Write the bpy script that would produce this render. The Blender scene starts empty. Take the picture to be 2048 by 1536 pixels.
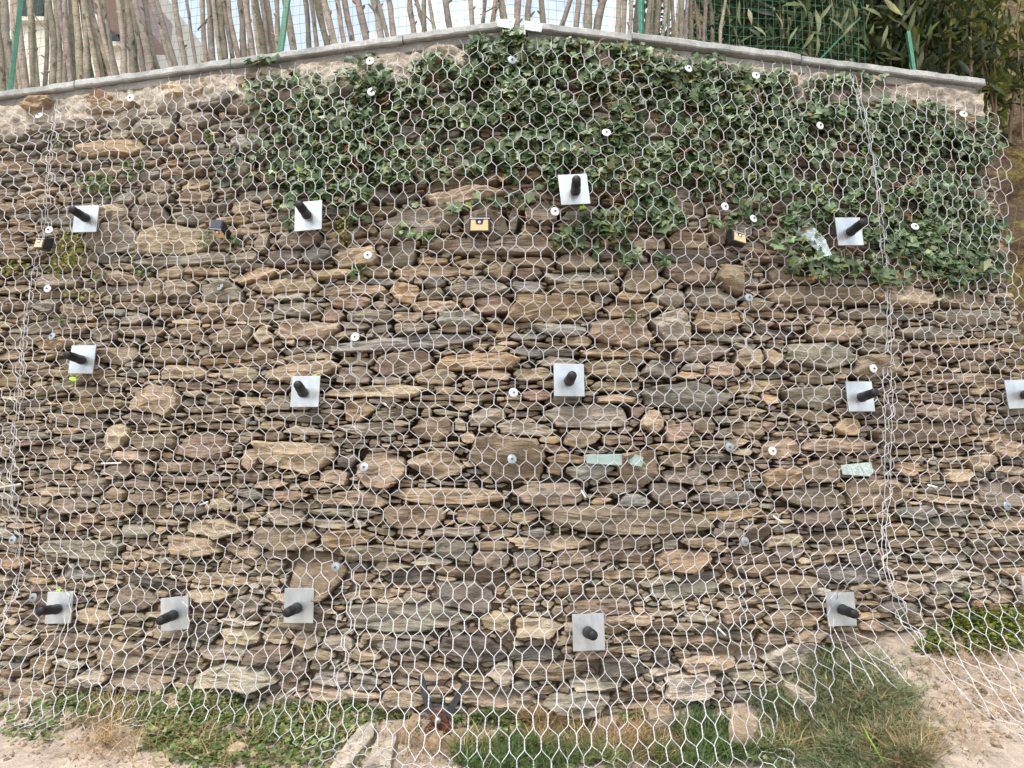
import bpy, math, random
import numpy as np
from mathutils import Vector, Matrix

random.seed(7)
RNG = np.random.default_rng(11)
SC = bpy.context.scene
COL = SC.collection
R_ = math.radians

# ------------------------------------------------------------------ camera
F = 1137.0                 # focal length in pixels of a 2048-wide frame
D = 3.08                   # camera to wall ridge
ZC = 1.40
PITCH = R_(7.0)
cam_d = bpy.data.cameras.new('camera')
cam_d.sensor_width = 36.0
cam_d.lens = 36.0 * F / 2048.0
cam_d.clip_start = 0.05
cam_d.clip_end = 500
cam = bpy.data.objects.new('camera', cam_d)
cam.location = (0, -D, ZC)
cam.rotation_euler = (math.pi / 2 + PITCH, 0, 0)
COL.objects.link(cam)
SC.camera = cam

# ------------------------------------------------------------------ light
SUN_EL, SUN_AZ = R_(62), R_(205)      # azimuth: compass from +Y clockwise
W = bpy.data.worlds.new('World')
SC.world = W
W.use_nodes = True
nt = W.node_tree
nt.nodes.clear()
sky = nt.nodes.new('ShaderNodeTexSky')
sky.sky_type = 'NISHITA'
sky.sun_disc = False
sky.sun_elevation = SUN_EL
sky.sun_rotation = SUN_AZ
sky.dust_density = 5.0
sky.air_density = 1.0
sky.ozone_density = 1.0
bg = nt.nodes.new('ShaderNodeBackground')
bg.inputs[1].default_value = 0.15
wo = nt.nodes.new('ShaderNodeOutputWorld')
# broken bright cloud over the whole sky
tcw = nt.nodes.new('ShaderNodeTexCoord')
cn = nt.nodes.new('ShaderNodeTexNoise'); cn.inputs['Scale'].default_value = 2.6; cn.inputs['Detail'].default_value = 6; cn.inputs['Roughness'].default_value = 0.55
nt.links.new(tcw.outputs['Generated'], cn.inputs['Vector'])
crp = nt.nodes.new('ShaderNodeValToRGB')
crp.color_ramp.elements[0].position = 0.46; crp.color_ramp.elements[0].color = (0.30, 0.30, 0.30, 1)
crp.color_ramp.elements[1].position = 0.66; crp.color_ramp.elements[1].color = (0.95, 0.95, 0.95, 1)
nt.links.new(cn.outputs['Fac'], crp.inputs[0])
cmx = nt.nodes.new('ShaderNodeMix'); cmx.data_type = 'RGBA'
cmx.inputs[7].default_value = (6.6, 7.1, 7.4, 1)
nt.links.new(crp.outputs[0], cmx.inputs[0]); nt.links.new(sky.outputs[0], cmx.inputs[6])
nt.links.new(cmx.outputs[2], bg.inputs[0])
nt.links.new(bg.outputs[0], wo.inputs[0])
sl = bpy.data.lights.new('sun', 'SUN')
sl.energy = 1.7
sl.angle = R_(20)
sl.color = (1.0, 0.95, 0.88)
so = bpy.data.objects.new('sun', sl)
sd = Vector((math.sin(SUN_AZ) * math.cos(SUN_EL), math.cos(SUN_AZ) * math.cos(SUN_EL), math.sin(SUN_EL)))
so.rotation_euler = sd.to_track_quat('Z', 'Y').to_euler()
so.location = (-2, -6, 9)
COL.objects.link(so)
SC.view_settings.view_transform = 'Standard'
SC.view_settings.look = 'None'
SC.view_settings.gamma = 1
SC.view_settings.use_curve_mapping = False
SC.view_settings.exposure = 0.92

# ------------------------------------------------------------------ wall surface and pixel helpers
SLL, SLR, BAT = 0.187, 0.168, 0.02
def wall_y(x, z=0.0):
    x = np.asarray(x, float)
    r = 0.25
    s = np.where(x < 0, SLL, SLR)
    a = np.sqrt(x * x + r * r) - r
    return s * a + BAT * (np.asarray(z, float) - 1.4)
def nrm(x):
    s = -SLL if x < 0 else SLR
    n = Vector((s, -1.0, -BAT * -1.0)).normalized()
    return Vector((n.x, n.y, 0.02)).normalized()
CP, SP = math.cos(PITCH), math.sin(PITCH)
def ray(px, py):
    a = (np.asarray(px, float) - 1024) / F
    b = -(np.asarray(py, float) - 768) / F
    return a, CP - SP * b, SP + CP * b
def on_wall(px, py, off=0.0):
    dx, dy, dz = ray(px, py)
    t = D / dy
    for _ in range(25):
        t = (wall_y(dx * t, ZC + dz * t) - off + D) / dy
    return dx * t, -D + dy * t, ZC + dz * t
def W3(px, py, off=0.0):
    return Vector([float(v) for v in on_wall(px, py, off)])
def proj(P):
    P = np.asarray(P, float)
    x, y, z = P[..., 0], P[..., 1] + D, P[..., 2] - ZC
    fw = CP * y + SP * z
    up = -SP * y + CP * z
    return 1024 + F * x / fw, 768 - F * up / fw
ZTOP = float(on_wall(1015, 37, 0.06)[2])      # top of the coping
ZSLAB = ZTOP - 0.048
ZBED = ZTOP - 0.112

# ground height at the foot of the wall, then falling away towards the viewer
_b = [(-300, 1385), (0, 1392), (200, 1388), (420, 1378), (600, 1418), (850, 1425), (1000, 1432), (1200, 1440), (1400, 1425),
      (1500, 1400), (1600, 1340), (1650, 1302), (1800, 1278), (1900, 1248), (2048, 1232), (2300, 1190)]
_bx, _by, _bz = on_wall(np.array([p[0] for p in _b]), np.array([p[1] for p in _b]))

# ------------------------------------------------------------------ numpy noise
def _hash(ix, iy, iz):
    h = (ix.astype(np.int64) * 374761393 + iy.astype(np.int64) * 668265263 + iz.astype(np.int64) * 2147483647) & 0xffffffff
    h = ((h ^ (h >> 13)) * 1274126177) & 0xffffffff
    h = (h ^ (h >> 16)) & 0xffffffff
    return h / 4294967295.0 * 2 - 1
def vnoise(P):
    P = np.asarray(P, float)
    i = np.floor(P)
    f = P - i
    f = f * f * (3 - 2 * f)
    ix, iy, iz = i[..., 0], i[..., 1], i[..., 2]
    o = 0
    for a in (0, 1):
        for b in (0, 1):
            for c in (0, 1):
                w = (f[..., 0] if a else 1 - f[..., 0]) * (f[..., 1] if b else 1 - f[..., 1]) * (f[..., 2] if c else 1 - f[..., 2])
                o = o + w * _hash(ix + a, iy + b, iz + c)
    return o
def fbm(P, n=4):
    P = np.asarray(P, float)
    o, a = 0, 1.0
    for k in range(n):
        o = o + a * vnoise(P * 2 ** k + 17.3 * k)
        a *= 0.5
    return o
def n2(x, y, s=1.0, n=3, o=0.0):
    x, y = np.broadcast_arrays(np.asarray(x, float), np.asarray(y, float))
    return fbm(np.stack([x * s + o, y * s - o, np.full(x.shape, o * 1.7)], -1), n)

def ground_z(x, y):
    x = np.asarray(x, float); y = np.asarray(y, float)
    zb = np.interp(x, _bx, _bz)
    d = np.clip(wall_y(x) - y, 0, 60)
    fall = 0.06 + 0.36 * np.clip((x - 1.1) / 1.3, 0, 1)
    z = zb - fall * np.where(d < 1.0, d, 1.0 + 0.3 * np.minimum(d - 1.0, 2.0)) + 0.035 * n2(x, y, 2.3, 3, 4.0) + 0.012 * n2(x, y, 11, 2, 9.0)
    return z
def on_ground(px, py):
    dx, dy, dz = ray(px, py)
    lo = np.full(np.shape(dx), 0.5); hi = np.full(np.shape(dx), 6.0)
    t = np.linspace(0.8, 6, 260)
    tt = np.broadcast_to(t, np.shape(dx) + t.shape)
    X = dx[..., None] * tt if np.ndim(dx) else dx * t
    Y = -D + (dy[..., None] * tt if np.ndim(dy) else dy * t)
    Z = ZC + (dz[..., None] * tt if np.ndim(dz) else dz * t)
    below = Z < ground_z(X, Y)
    k = np.argmax(below, -1)
    tt = t[k]
    return dx * tt, -D + dy * tt, ZC + dz * tt

# ------------------------------------------------------------------ mesh helpers
def mesh_np(name, V, Fa, mat, smooth=False, col=None, seed=None, extra_faces=None, sharp=None):
    V = np.asarray(V, float).reshape(-1, 3)
    arrs = [np.asarray(Fa, np.int64)] + ([np.asarray(e, np.int64) for e in extra_faces] if extra_faces else [])
    me = bpy.data.meshes.new(name)
    me.vertices.add(len(V))
    me.vertices.foreach_set('co', V.ravel())
    tot = sum(a.size for a in arrs)
    np_ = sum(len(a) for a in arrs)
    me.loops.add(tot)
    me.loops.foreach_set('vertex_index', np.concatenate([a.ravel() for a in arrs]))
    me.polygons.add(np_)
    sz = np.concatenate([np.full(len(a), a.shape[1]) for a in arrs])
    st = np.concatenate([[0], np.cumsum(sz)[:-1]])
    me.polygons.foreach_set('loop_start', st)
    me.polygons.foreach_set('use_smooth', np.full(np_, smooth, dtype=bool))
    if col is not None:
        ca = me.color_attributes.new('Col', 'FLOAT_COLOR', 'POINT')
        c4 = np.ones((len(V), 4)); c4[:, :3] = col
        ca.data.foreach_set('color', c4.ravel())
    if seed is not None:
        a = me.attributes.new('seed', 'FLOAT', 'POINT')
        a.data.foreach_set('value', np.broadcast_to(np.asarray(seed, float), (len(V),)).copy())
    me.update(calc_edges=True)
    me.validate()
    if sharp: me.set_sharp_from_angle(angle=sharp)
    if mat: me.materials.append(mat)
    return me
def link(name, me, parent=None, loc=None, rot=None):
    o = bpy.data.objects.new(name, me)
    COL.objects.link(o)
    if parent: o.parent = parent
    if loc is not None: o.location = loc
    if rot is not None: o.rotation_euler = rot
    return o
def tag(o, label=None, cat=None, group=None, kind=None):
    if label: o['label'] = label
    if cat: o['category'] = cat
    if group: o['group'] = group
    if kind: o['kind'] = kind
    return o
def thing(name, label, cat, loc=(0, 0, 0), group=None):
    o = bpy.data.objects.new(name, None)
    o.empty_display_size = 0.1
    COL.objects.link(o)
    o.location = loc
    return tag(o, label, cat, group)

def tubes(P, r, m=4, ref=(0.3, 1, 0.2), caps=False):
    """P (N,k,3) polylines -> verts, quads; r scalar or (N,k)"""
    P = np.asarray(P, float)
    N, k, _ = P.shape
    T = np.empty_like(P)
    T[:, 1:-1] = P[:, 2:] - P[:, :-2]
    T[:, 0] = P[:, 1] - P[:, 0]
    T[:, -1] = P[:, -1] - P[:, -2]
    T /= np.linalg.norm(T, axis=2, keepdims=True) + 1e-9
    A = np.cross(T, np.asarray(ref, float))
    A /= np.linalg.norm(A, axis=2, keepdims=True) + 1e-9
    B = np.cross(T, A)
    r = np.broadcast_to(np.asarray(r, float), (N, k))
    an = np.arange(m) * 2 * math.pi / m
    V = P[:, :, None, :] + r[:, :, None, None] * (np.cos(an)[None, None, :, None] * A[:, :, None, :] + np.sin(an)[None, None, :, None] * B[:, :, None, :])
    idx = np.arange(N * k * m).reshape(N, k, m)
    q = np.stack([idx[:, :-1, :], np.roll(idx, -1, 2)[:, :-1, :], np.roll(idx, -1, 2)[:, 1:, :], idx[:, 1:, :]], -1).reshape(-1, 4)
    return V.reshape(-1, 3), q
def merge(parts):
    Vs, Fs, o = [], [], 0
    for V, Fa in parts:
        Vs.append(V); Fs.append(np.asarray(Fa) + o); o += len(V)
    return np.concatenate(Vs), np.concatenate(Fs)
def box_vf(sx, sy, sz, c=(0, 0, 0)):
    v = np.array([[x, y, z] for x in (-1, 1) for y in (-1, 1) for z in (-1, 1)], float) * np.array([sx, sy, sz]) / 2 + np.array(c)
    f = np.array([[0, 1, 3, 2], [4, 6, 7, 5], [0, 4, 5, 1], [2, 3, 7, 6], [0, 2, 6, 4], [1, 5, 7, 3]])
    return v, f
def bevel_obj(o, w=0.003, seg=2):
    m = o.modifiers.new('bevel', 'BEVEL'); m.width = w; m.segments = seg; m.limit_method = 'ANGLE'
    return o
def lathe_vf(prof, n=20):
    """prof list of (r, h) about +Z"""
    pr = np.array(prof, float)
    an = np.arange(n) * 2 * math.pi / n
    V = np.stack([pr[:, 0][:, None] * np.cos(an), pr[:, 0][:, None] * np.sin(an), np.repeat(pr[:, 1][:, None], n, 1)], -1).reshape(-1, 3)
    k = len(pr)
    idx = np.arange(k * n).reshape(k, n)
    q = np.stack([idx[:-1], np.roll(idx, -1, 1)[:-1], np.roll(idx, -1, 1)[1:], idx[1:]], -1).reshape(-1, 4)
    return V, q
def prism_vf(poly, y0, y1):
    """poly in (x,z), extruded along y; returns verts, list of faces (ngon + quads)"""
    p = np.array(poly, float); n = len(p)
    V = np.concatenate([np.stack([p[:, 0], np.full(n, y0), p[:, 1]], -1), np.stack([p[:, 0], np.full(n, y1), p[:, 1]], -1)])
    caps = np.array([list(range(n)), list(range(2 * n - 1, n - 1, -1))])
    sides = np.array([[(i + 1) % n, i, n + i, n + (i + 1) % n] for i in range(n)])
    return V, caps, sides
def orient(z_dir, up=Vector((0, 0, 1))):
    """matrix whose local -Y looks along z_dir (outward), local Z up"""
    n = Vector(z_dir).normalized()
    r = up.cross(-n) if False else (-n).cross(up)
    r.normalize()
    u = r.cross(-n).normalized()
    return Matrix((r, -n, u)).transposed()

# ------------------------------------------------------------------ materials
def newmat(name):
    m = bpy.data.materials.new(name); m.use_nodes = True
    nt = m.node_tree; nt.nodes.clear()
    out = nt.nodes.new('ShaderNodeOutputMaterial')
    b = nt.nodes.new('ShaderNodeBsdfPrincipled')
    nt.links.new(b.outputs[0], out.inputs[0])
    return m, nt, b
class NT:
    def __init__(s, nt): s.nt = nt
    def n(s, t, **kw):
        o = s.nt.nodes.new('ShaderNode' + t)
        for k, v in kw.items(): setattr(o, k, v)
        return o
    def l(s, a, b): s.nt.links.new(a, b)
    def pos(s): return s.n('NewGeometry').outputs['Position']
    def scale(s, vec, sc):
        m = s.n('VectorMath', operation='MULTIPLY'); s.l(vec, m.inputs[0]); m.inputs[1].default_value = sc; return m.outputs[0]
    def add(s, a, b):
        m = s.n('VectorMath', operation='ADD'); s.l(a, m.inputs[0]); s.l(b, m.inputs[1]); return m.outputs[0]
    def noise(s, vec, sc, det=4, rough=0.55, dist=0.0):
        m = s.n('TexNoise'); m.inputs['Scale'].default_value = sc; m.inputs['Detail'].default_value = det
        m.inputs['Roughness'].default_value = rough; m.inputs['Distortion'].default_value = dist
        if vec is not None: s.l(vec, m.inputs['Vector'])
        return m.outputs['Fac']
    def ramp(s, fac, stops):
        r = s.n('ValToRGB'); s.l(fac, r.inputs[0])
        e = r.color_ramp.elements
        while len(e) < len(stops): e.new(0.5)
        for el, (p, c) in zip(e, stops):
            el.position = p; el.color = (c, c, c, 1) if not hasattr(c, '__len__') else (*c, 1)
        return r.outputs[0]
    def mix(s, fac, a, b, mode='MIX'):
        m = s.n('Mix', data_type='RGBA', blend_type=mode)
        for sock, v in ((m.inputs[0], fac), (m.inputs[6], a), (m.inputs[7], b)):
            if hasattr(v, 'links') or hasattr(v, 'is_linked'): s.l(v, sock)
            elif hasattr(v, '__len__'): sock.default_value = (*v, 1)
            else: sock.default_value = v
        return m.outputs[2]
    def math(s, op, a, b=None):
        m = s.n('Math', operation=op)
        for i, v in enumerate((a, b)):
            if v is None: continue
            if hasattr(v, 'is_linked'): s.l(v, m.inputs[i])
            else: m.inputs[i].default_value = v
        return m.outputs[0]
    def bump(s, h, st, dist, prev=None):
        b = s.n('Bump'); b.inputs['Strength'].default_value = st; b.inputs['Distance'].default_value = dist
        s.l(h, b.inputs['Height'])
        if prev is not None: s.l(prev, b.inputs['Normal'])
        return b.outputs[0]

def mat_stone():
    m, nt, b = newmat('schist'); g = NT(nt)
    ca = g.n('Attribute', attribute_name='Col').outputs['Color']
    sd_ = g.n('Attribute', attribute_name='seed').outputs['Fac']
    cx = g.n('CombineXYZ'); g.l(g.math('MULTIPLY', sd_, 13.7), cx.inputs[0]); g.l(g.math('MULTIPLY', sd_, 7.1), cx.inputs[1]); g.l(g.math('MULTIPLY', sd_, 5.3), cx.inputs[2])
    p = g.add(g.pos(), cx.outputs[0])
    # foliation: thin wavy layers
    warp = g.n('TexNoise'); warp.inputs['Scale'].default_value = 5; g.l(p, warp.inputs['Vector'])
    wv = g.n('VectorMath', operation='MULTIPLY'); g.l(warp.outputs['Color'], wv.inputs[0]); wv.inputs[1].default_value = (0.0, 0.0, 0.09)
    pw = g.add(p, wv.outputs[0])
    fol = g.noise(g.scale(pw, (5, 5, 75)), 1.0, 6, 0.62)
    fol2 = g.noise(g.scale(pw, (14, 14, 160)), 1.0, 4, 0.6)
    blot = g.noise(p, 9, 5, 0.6)
    blot2 = g.noise(g.scale(p, (1, 1, 2.2)), 16, 5, 0.65)
    fine = g.noise(p, 190, 4, 0.6)
    c = g.mix(g.ramp(blot, [(0.38, 0.0), (0.72, 0.6)]), ca, g.mix(1.0, ca, (1.10, 0.93, 0.74), 'MULTIPLY'))
    c = g.mix(g.ramp(blot2, [(0.5, 0.0), (0.75, 0.55)]), c, g.mix(1.0, ca, (0.62, 0.64, 0.68), 'MULTIPLY'))
    c = g.mix(1.0, c, g.ramp(fol, [(0.28, 0.30), (0.43, 0.88), (0.60, 1.10), (0.8, 1.5)]), 'MULTIPLY')
    c = g.mix(0.7, c, g.ramp(fol2, [(0.3, 0.62), (0.6, 1.15)]), 'MULTIPLY')
    c = g.mix(0.8, c, g.ramp(fine, [(0.3, 0.6), (0.7, 1.32)]), 'MULTIPLY')
    lich = g.noise(p, 34, 3, 0.5)
    c = g.mix(g.ramp(lich, [(0.68, 0.0), (0.74, 0.5)]), c, (0.42, 0.40, 0.34))
    g.l(c, b.inputs['Base Color'])
    b.inputs['Roughness'].default_value = 0.82
    b.inputs['Specular IOR Level'].default_value = 0.25
    n = g.bump(blot2, 0.6, 0.02)
    n = g.bump(fol, 0.9, 0.016, n)
    n = g.bump(fol2, 0.6, 0.006, n)
    n = g.bump(fine, 0.45, 0.004, n)
    g.l(n, b.inputs['Normal'])
    return m
def mat_simple(name, col, rough=0.7, metal=0.0, spec=0.4, noise=None, bump=None, attr=False, sss=None):
    m, nt, b = newmat(name); g = NT(nt)
    p = g.pos()
    src = g.n('Attribute', attribute_name='Col').outputs['Color'] if attr else None
    if src is None:
        rgb = g.n('RGB'); rgb.outputs[0].default_value = (*col, 1); src = rgb.outputs[0]
    if noise:
        for sc, lo, hi in noise:
            src = g.mix(1.0, src, g.ramp(g.noise(p, sc, 5, 0.6), [(0.28, lo), (0.72, hi)]), 'MULTIPLY')
    g.l(src, b.inputs['Base Color'])
    b.inputs['Roughness'].default_value = rough
    b.inputs['Metallic'].default_value = metal
    b.inputs['Specular IOR Level'].default_value = spec
    if bump:
        pr = None
        for sc, st, di in bump:
            pr = g.bump(g.noise(p, sc, 5, 0.6), st, di, pr)
        g.l(pr, b.inputs['Normal'])
    return m
def mat_leaf(name, rough=0.45, trans=0.25, spec=0.45):
    m, nt, b = newmat(name); g = NT(nt)
    ca = g.n('Attribute', attribute_name='Col').outputs['Color']
    c = g.mix(0.6, ca, g.ramp(g.noise(g.pos(), 60, 3), [(0.3, 0.6), (0.7, 1.35)]), 'MULTIPLY')
    g.l(c, b.inputs['Base Color'])
    b.inputs['Roughness'].default_value = rough
    b.inputs['Specular IOR Level'].default_value = spec
    tr = g.n('BsdfTranslucent'); g.l(c, tr.inputs[0])
    mx = g.n('MixShader'); mx.inputs[0].default_value = trans
    g.l(b.outputs[0], mx.inputs[1]); g.l(tr.outputs[0], mx.inputs[2])
    out = [n for n in nt.nodes if n.type == 'OUTPUT_MATERIAL'][0]
    g.l(mx.outputs[0], out.inputs[0])
    return m
M = {}
M['stone'] = mat_stone()
M['soil'] = mat_simple('packed_earth', (0.33, 0.25, 0.165), 0.95, noise=[(6, 0.65, 1.2), (45, 0.7, 1.2)], bump=[(20, 0.8, 0.03), (90, 0.6, 0.01)])
M['ground'] = mat_simple('bare_soil', (0.425, 0.35, 0.285), 0.95, noise=[(3, 0.7, 1.2), (22, 0.72, 1.2), (160, 0.7, 1.25)], bump=[(14, 0.6, 0.03), (70, 0.8, 0.012), (240, 0.5, 0.004)])
M['mortar'] = mat_simple('lime_mortar', (0.52, 0.45, 0.36), 0.92, noise=[(7, 0.6, 1.2), (30, 0.7, 1.2), (140, 0.7, 1.25)], bump=[(18, 0.9, 0.03), (60, 0.8, 0.015), (180, 0.6, 0.006)])
M['coping'] = mat_simple('grey_coping_stone', (0.47, 0.48, 0.465), 0.8, noise=[(2.5, 0.7, 1.1), (11, 0.65, 1.15), (70, 0.72, 1.2)], bump=[(40, 0.35, 0.006), (200, 0.3, 0.002)])
M['bed'] = mat_simple('old_concrete_shaded', (0.19, 0.18, 0.16), 0.9, noise=[(6, 0.6, 1.2), (60, 0.75, 1.2)], bump=[(30, 0.5, 0.01)])  # concrete darkened: the shadow under the coping slabs is put into its colour
M['wire'] = mat_simple('galvanised_wire', (0.65, 0.645, 0.67), 0.45, 0.25, 0.6, noise=[(3.5, 0.75, 1.1), (25, 0.85, 1.08)])
mp_, ntp, bp_ = newmat('galvanised_plate'); gp = NT(ntp)
_pp = gp.pos()
_c = gp.mix(gp.ramp(gp.noise(gp.scale(_pp, (1, 1, 0.5)), 20, 4), [(0.3, 0.0), (0.75, 1.0)]), (0.55, 0.60, 0.63), (0.66, 0.70, 0.73))
_c = gp.mix(1.0, _c, gp.ramp(gp.noise(_pp, 7, 4), [(0.3, 0.72), (0.7, 1.08)]), 'MULTIPLY')
_c = gp.mix(gp.ramp(gp.noise(_pp, 90, 3), [(0.64, 0.0), (0.75, 0.5)]), _c, (0.34, 0.33, 0.31))
_c = gp.mix(gp.ramp(gp.noise(gp.scale(_pp, (1, 1, .4)), 17, 5, .65), [(0.56, 0.0), (0.74, 0.45)]), _c, (0.36, 0.31, 0.25))
gp.l(_c, bp_.inputs['Base Color']); bp_.inputs['Metallic'].default_value = 0.72
_r = gp.n('MapRange'); gp.l(gp.noise(_pp, 24, 4), _r.inputs[0]); _r.inputs[3].default_value = 0.28; _r.inputs[4].default_value = 0.55
gp.l(_r.outputs[0], bp_.inputs['Roughness']); gp.l(gp.bump(gp.noise(_pp, 11, 3), 0.15, 0.01), bp_.inputs['Normal'])
M['plate'] = mp_
M['zinc'] = mat_simple('zinc_washer', (0.82, 0.83, 0.84), 0.4, 0.6, 0.5, noise=[(60, 0.85, 1.05)])
M['steel'] = mat_simple('dull_steel', (0.36, 0.41, 0.44), 0.35, 0.7, 0.5, noise=[(60, 0.8, 1.1)])
M['cap'] = mat_simple('black_rubber', (0.014, 0.014, 0.016), 0.5, 0, 0.3, noise=[(80, 0.7, 1.3)])
M['black'] = mat_simple('black_plastic', (0.018, 0.018, 0.022), 0.35, 0, 0.5)
M['solar'] = mat_simple('solar_cell', (0.05, 0.055, 0.075), 0.2, 0.2, 0.6)
M['amber'] = mat_simple('amber_diffuser', (0.66, 0.47, 0.25), 0.4, 0, 0.4, noise=[(90, 0.85, 1.1)])
M['lens'] = mat_simple('white_sensor', (0.8, 0.8, 0.8), 0.3)
M['bark'] = mat_simple('bark', (0.30, 0.23, 0.165), 0.9, attr=True, noise=[(14, 0.6, 1.25), (90, 0.65, 1.25)], bump=[(50, 0.7, 0.012), (160, 0.5, 0.004)])
M['green'] = mat_simple('green_coated_steel', (0.045, 0.20, 0.12), 0.4, 0, 0.5, noise=[(30, 0.8, 1.2)])
M['ivy'] = mat_leaf('ivy_leaf', 0.42, 0.15, 0.4)
M['leaf'] = mat_leaf('soft_leaf', 0.55, 0.3, 0.35)
M['twig'] = mat_simple('dry_twig', (0.3, 0.22, 0.14), 0.9, attr=True)
M['mark'] = mat_simple('fluorescent_paint', (0.42, 0.85, 0.03), 0.7)
M['rust'] = mat_simple('rusty_iron', (0.11, 0.045, 0.032), 0.8, 0.3, noise=[(40, 0.6, 1.4)], bump=[(120, 0.5, 0.003)])
M['iron'] = mat_simple('dark_iron', (0.035, 0.037, 0.042), 0.6, 0.3, noise=[(50, 0.6, 1.6)], bump=[(120, 0.4, 0.002)])
M['house'] = mat_simple('cream_render', (0.62, 0.57, 0.50), 0.9, noise=[(4, 0.9, 1.05)])
M['eave'] = mat_simple('mauve_boards', (0.36, 0.27, 0.27), 0.8, noise=[(8, 0.85, 1.1)])
M['pane'] = mat_simple('dark_pane', (0.01, 0.011, 0.014), 0.15)
mh_, nth, bh_ = newmat('mossy_bank'); gh = NT(nth)
_p = gh.pos()
_c = gh.mix(gh.ramp(gh.noise(_p, 3.0, 6, 0.65), [(0.47, 0.0), (0.62, 0.9)]), (0.085, 0.052, 0.027), (0.20, 0.165, 0.03))
_c = gh.mix(1.0, _c, gh.ramp(gh.noise(_p, 22, 5, 0.65), [(0.3, 0.35), (0.7, 1.5)]), 'MULTIPLY')
gh.l(_c, bh_.inputs['Base Color']); bh_.inputs['Roughness'].default_value = 0.95
gh.l(gh.bump(gh.noise(_p, 45, 4), 0.9, 0.03, gh.bump(gh.noise(_p, 7, 5), 0.9, 0.1)), bh_.inputs['Normal'])
M['hill'] = mh_
mg, ntg, bgl = newmat('pale_green_glass'); gg = NT(ntg)
bgl.inputs['Base Color'].default_value = (0.46, 0.60, 0.56, 1)
bgl.inputs['Roughness'].default_value = 0.14
bgl.inputs['Transmission Weight'].default_value = 0.35
bgl.inputs['IOR'].default_value = 1.5
gg.l(gg.bump(gg.noise(gg.scale(gg.pos(), (1, 1, 2)), 22, 3), 0.5, 0.01), bgl.inputs['Normal'])
M['glass'] = mg

# ------------------------------------------------------------------ ground sheet
gx = np.concatenate([np.linspace(-80, -5, 16), np.linspace(-4.9, 4.9, 280), np.linspace(5, 80, 16)])
gy = np.concatenate([np.linspace(-120, -4.2, 20), np.linspace(-4, 1.6, 190)])
X, Y = np.meshgrid(gx, gy)
Z = ground_z(X, Y)
V = np.stack([X, Y, Z], -1).reshape(-1, 3)
nx, ny = len(gx), len(gy)
idx = np.arange(nx * ny).reshape(ny, nx)
Q = np.stack([idx[:-1, :-1], idx[:-1, 1:], idx[1:, 1:], idx[1:, :-1]], -1).reshape(-1, 4)
g = link('ground', mesh_np('ground', V, Q, M['ground'], True))
tag(g, kind='structure', label='bare tan soil sloping at the foot of the stone wall', cat='ground')

# terrace behind the wall top, and mossy bank to the right
XE0 = float(on_wall(1962, 190)[0])          # wall end at the top
def x_end(z): return XE0 + np.clip(ZTOP - z, -1, 5) * 0.045
tx = np.linspace(-14, 3.0, 40); ty = np.linspace(0.25, 16, 30)
X, Y = np.meshgrid(tx, ty)
Y = Y + wall_y(X)
Z = ZTOP - 0.10 + 0.03 * n2(X, Y, 1.5) + 0 * X
V = np.stack([X, Y, Z], -1).reshape(-1, 3)
idx = np.arange(X.size).reshape(X.shape)
Q = np.stack([idx[:-1, :-1], idx[:-1, 1:], idx[1:, 1:], idx[1:, :-1]], -1).reshape(-1, 4)
tag(link('terrace', mesh_np('terrace', V, Q, M['ground'], True)), kind='structure', label='earth terrace behind the top of the wall', cat='terrain')
hu = np.linspace(0, 1, 90); hv = np.linspace(0, 1, 90)
U, Vv = np.meshgrid(hu, hv)
X = 2.85 + 9 * U ** 1.4
Zb = -0.6 + 9.5 * Vv
Y = 1.05 + 0.62 * np.maximum(Zb - 0.2, 0) ** 0.9 + 0.25 * n2(X, Zb, 0.9, 4, 3.0) + 0.07 * n2(X, Zb, 7, 3, 5.0) - 0.15 * (X - 3)
V = np.stack([X, Y, Zb], -1).reshape(-1, 3)
idx = np.arange(X.size).reshape(X.shape)
Q = np.stack([idx[:-1, :-1], idx[:-1, 1:], idx[1:, 1:], idx[1:, :-1]], -1).reshape(-1, 4)
tag(link('hillside', mesh_np('hillside', V, Q, M['hill'], True)), kind='structure', label='steep brown mossy bank beyond the right end of the wall', cat='hillside')

# ------------------------------------------------------------------ STONES
CLR = {'T': (.375, .31, .225), 'G': (.285, .265, .22), 'B': (.26, .21, .155), 'O': (.37, .28, .18), 'R': (.275, .21, .165),
       'P': (.265, .222, .185), 'Y': (.43, .36, .26), 'D': (.155, .145, .13), 'S': (.26, .262, .24), 'L': (.48, .44, .375)}
CLR = {k: tuple((0.84 * np.array(v) + 0.16 * np.array((.335, .285, .22))) * np.array((1.0, .985, .97))) for k, v in CLR.items()}
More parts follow.
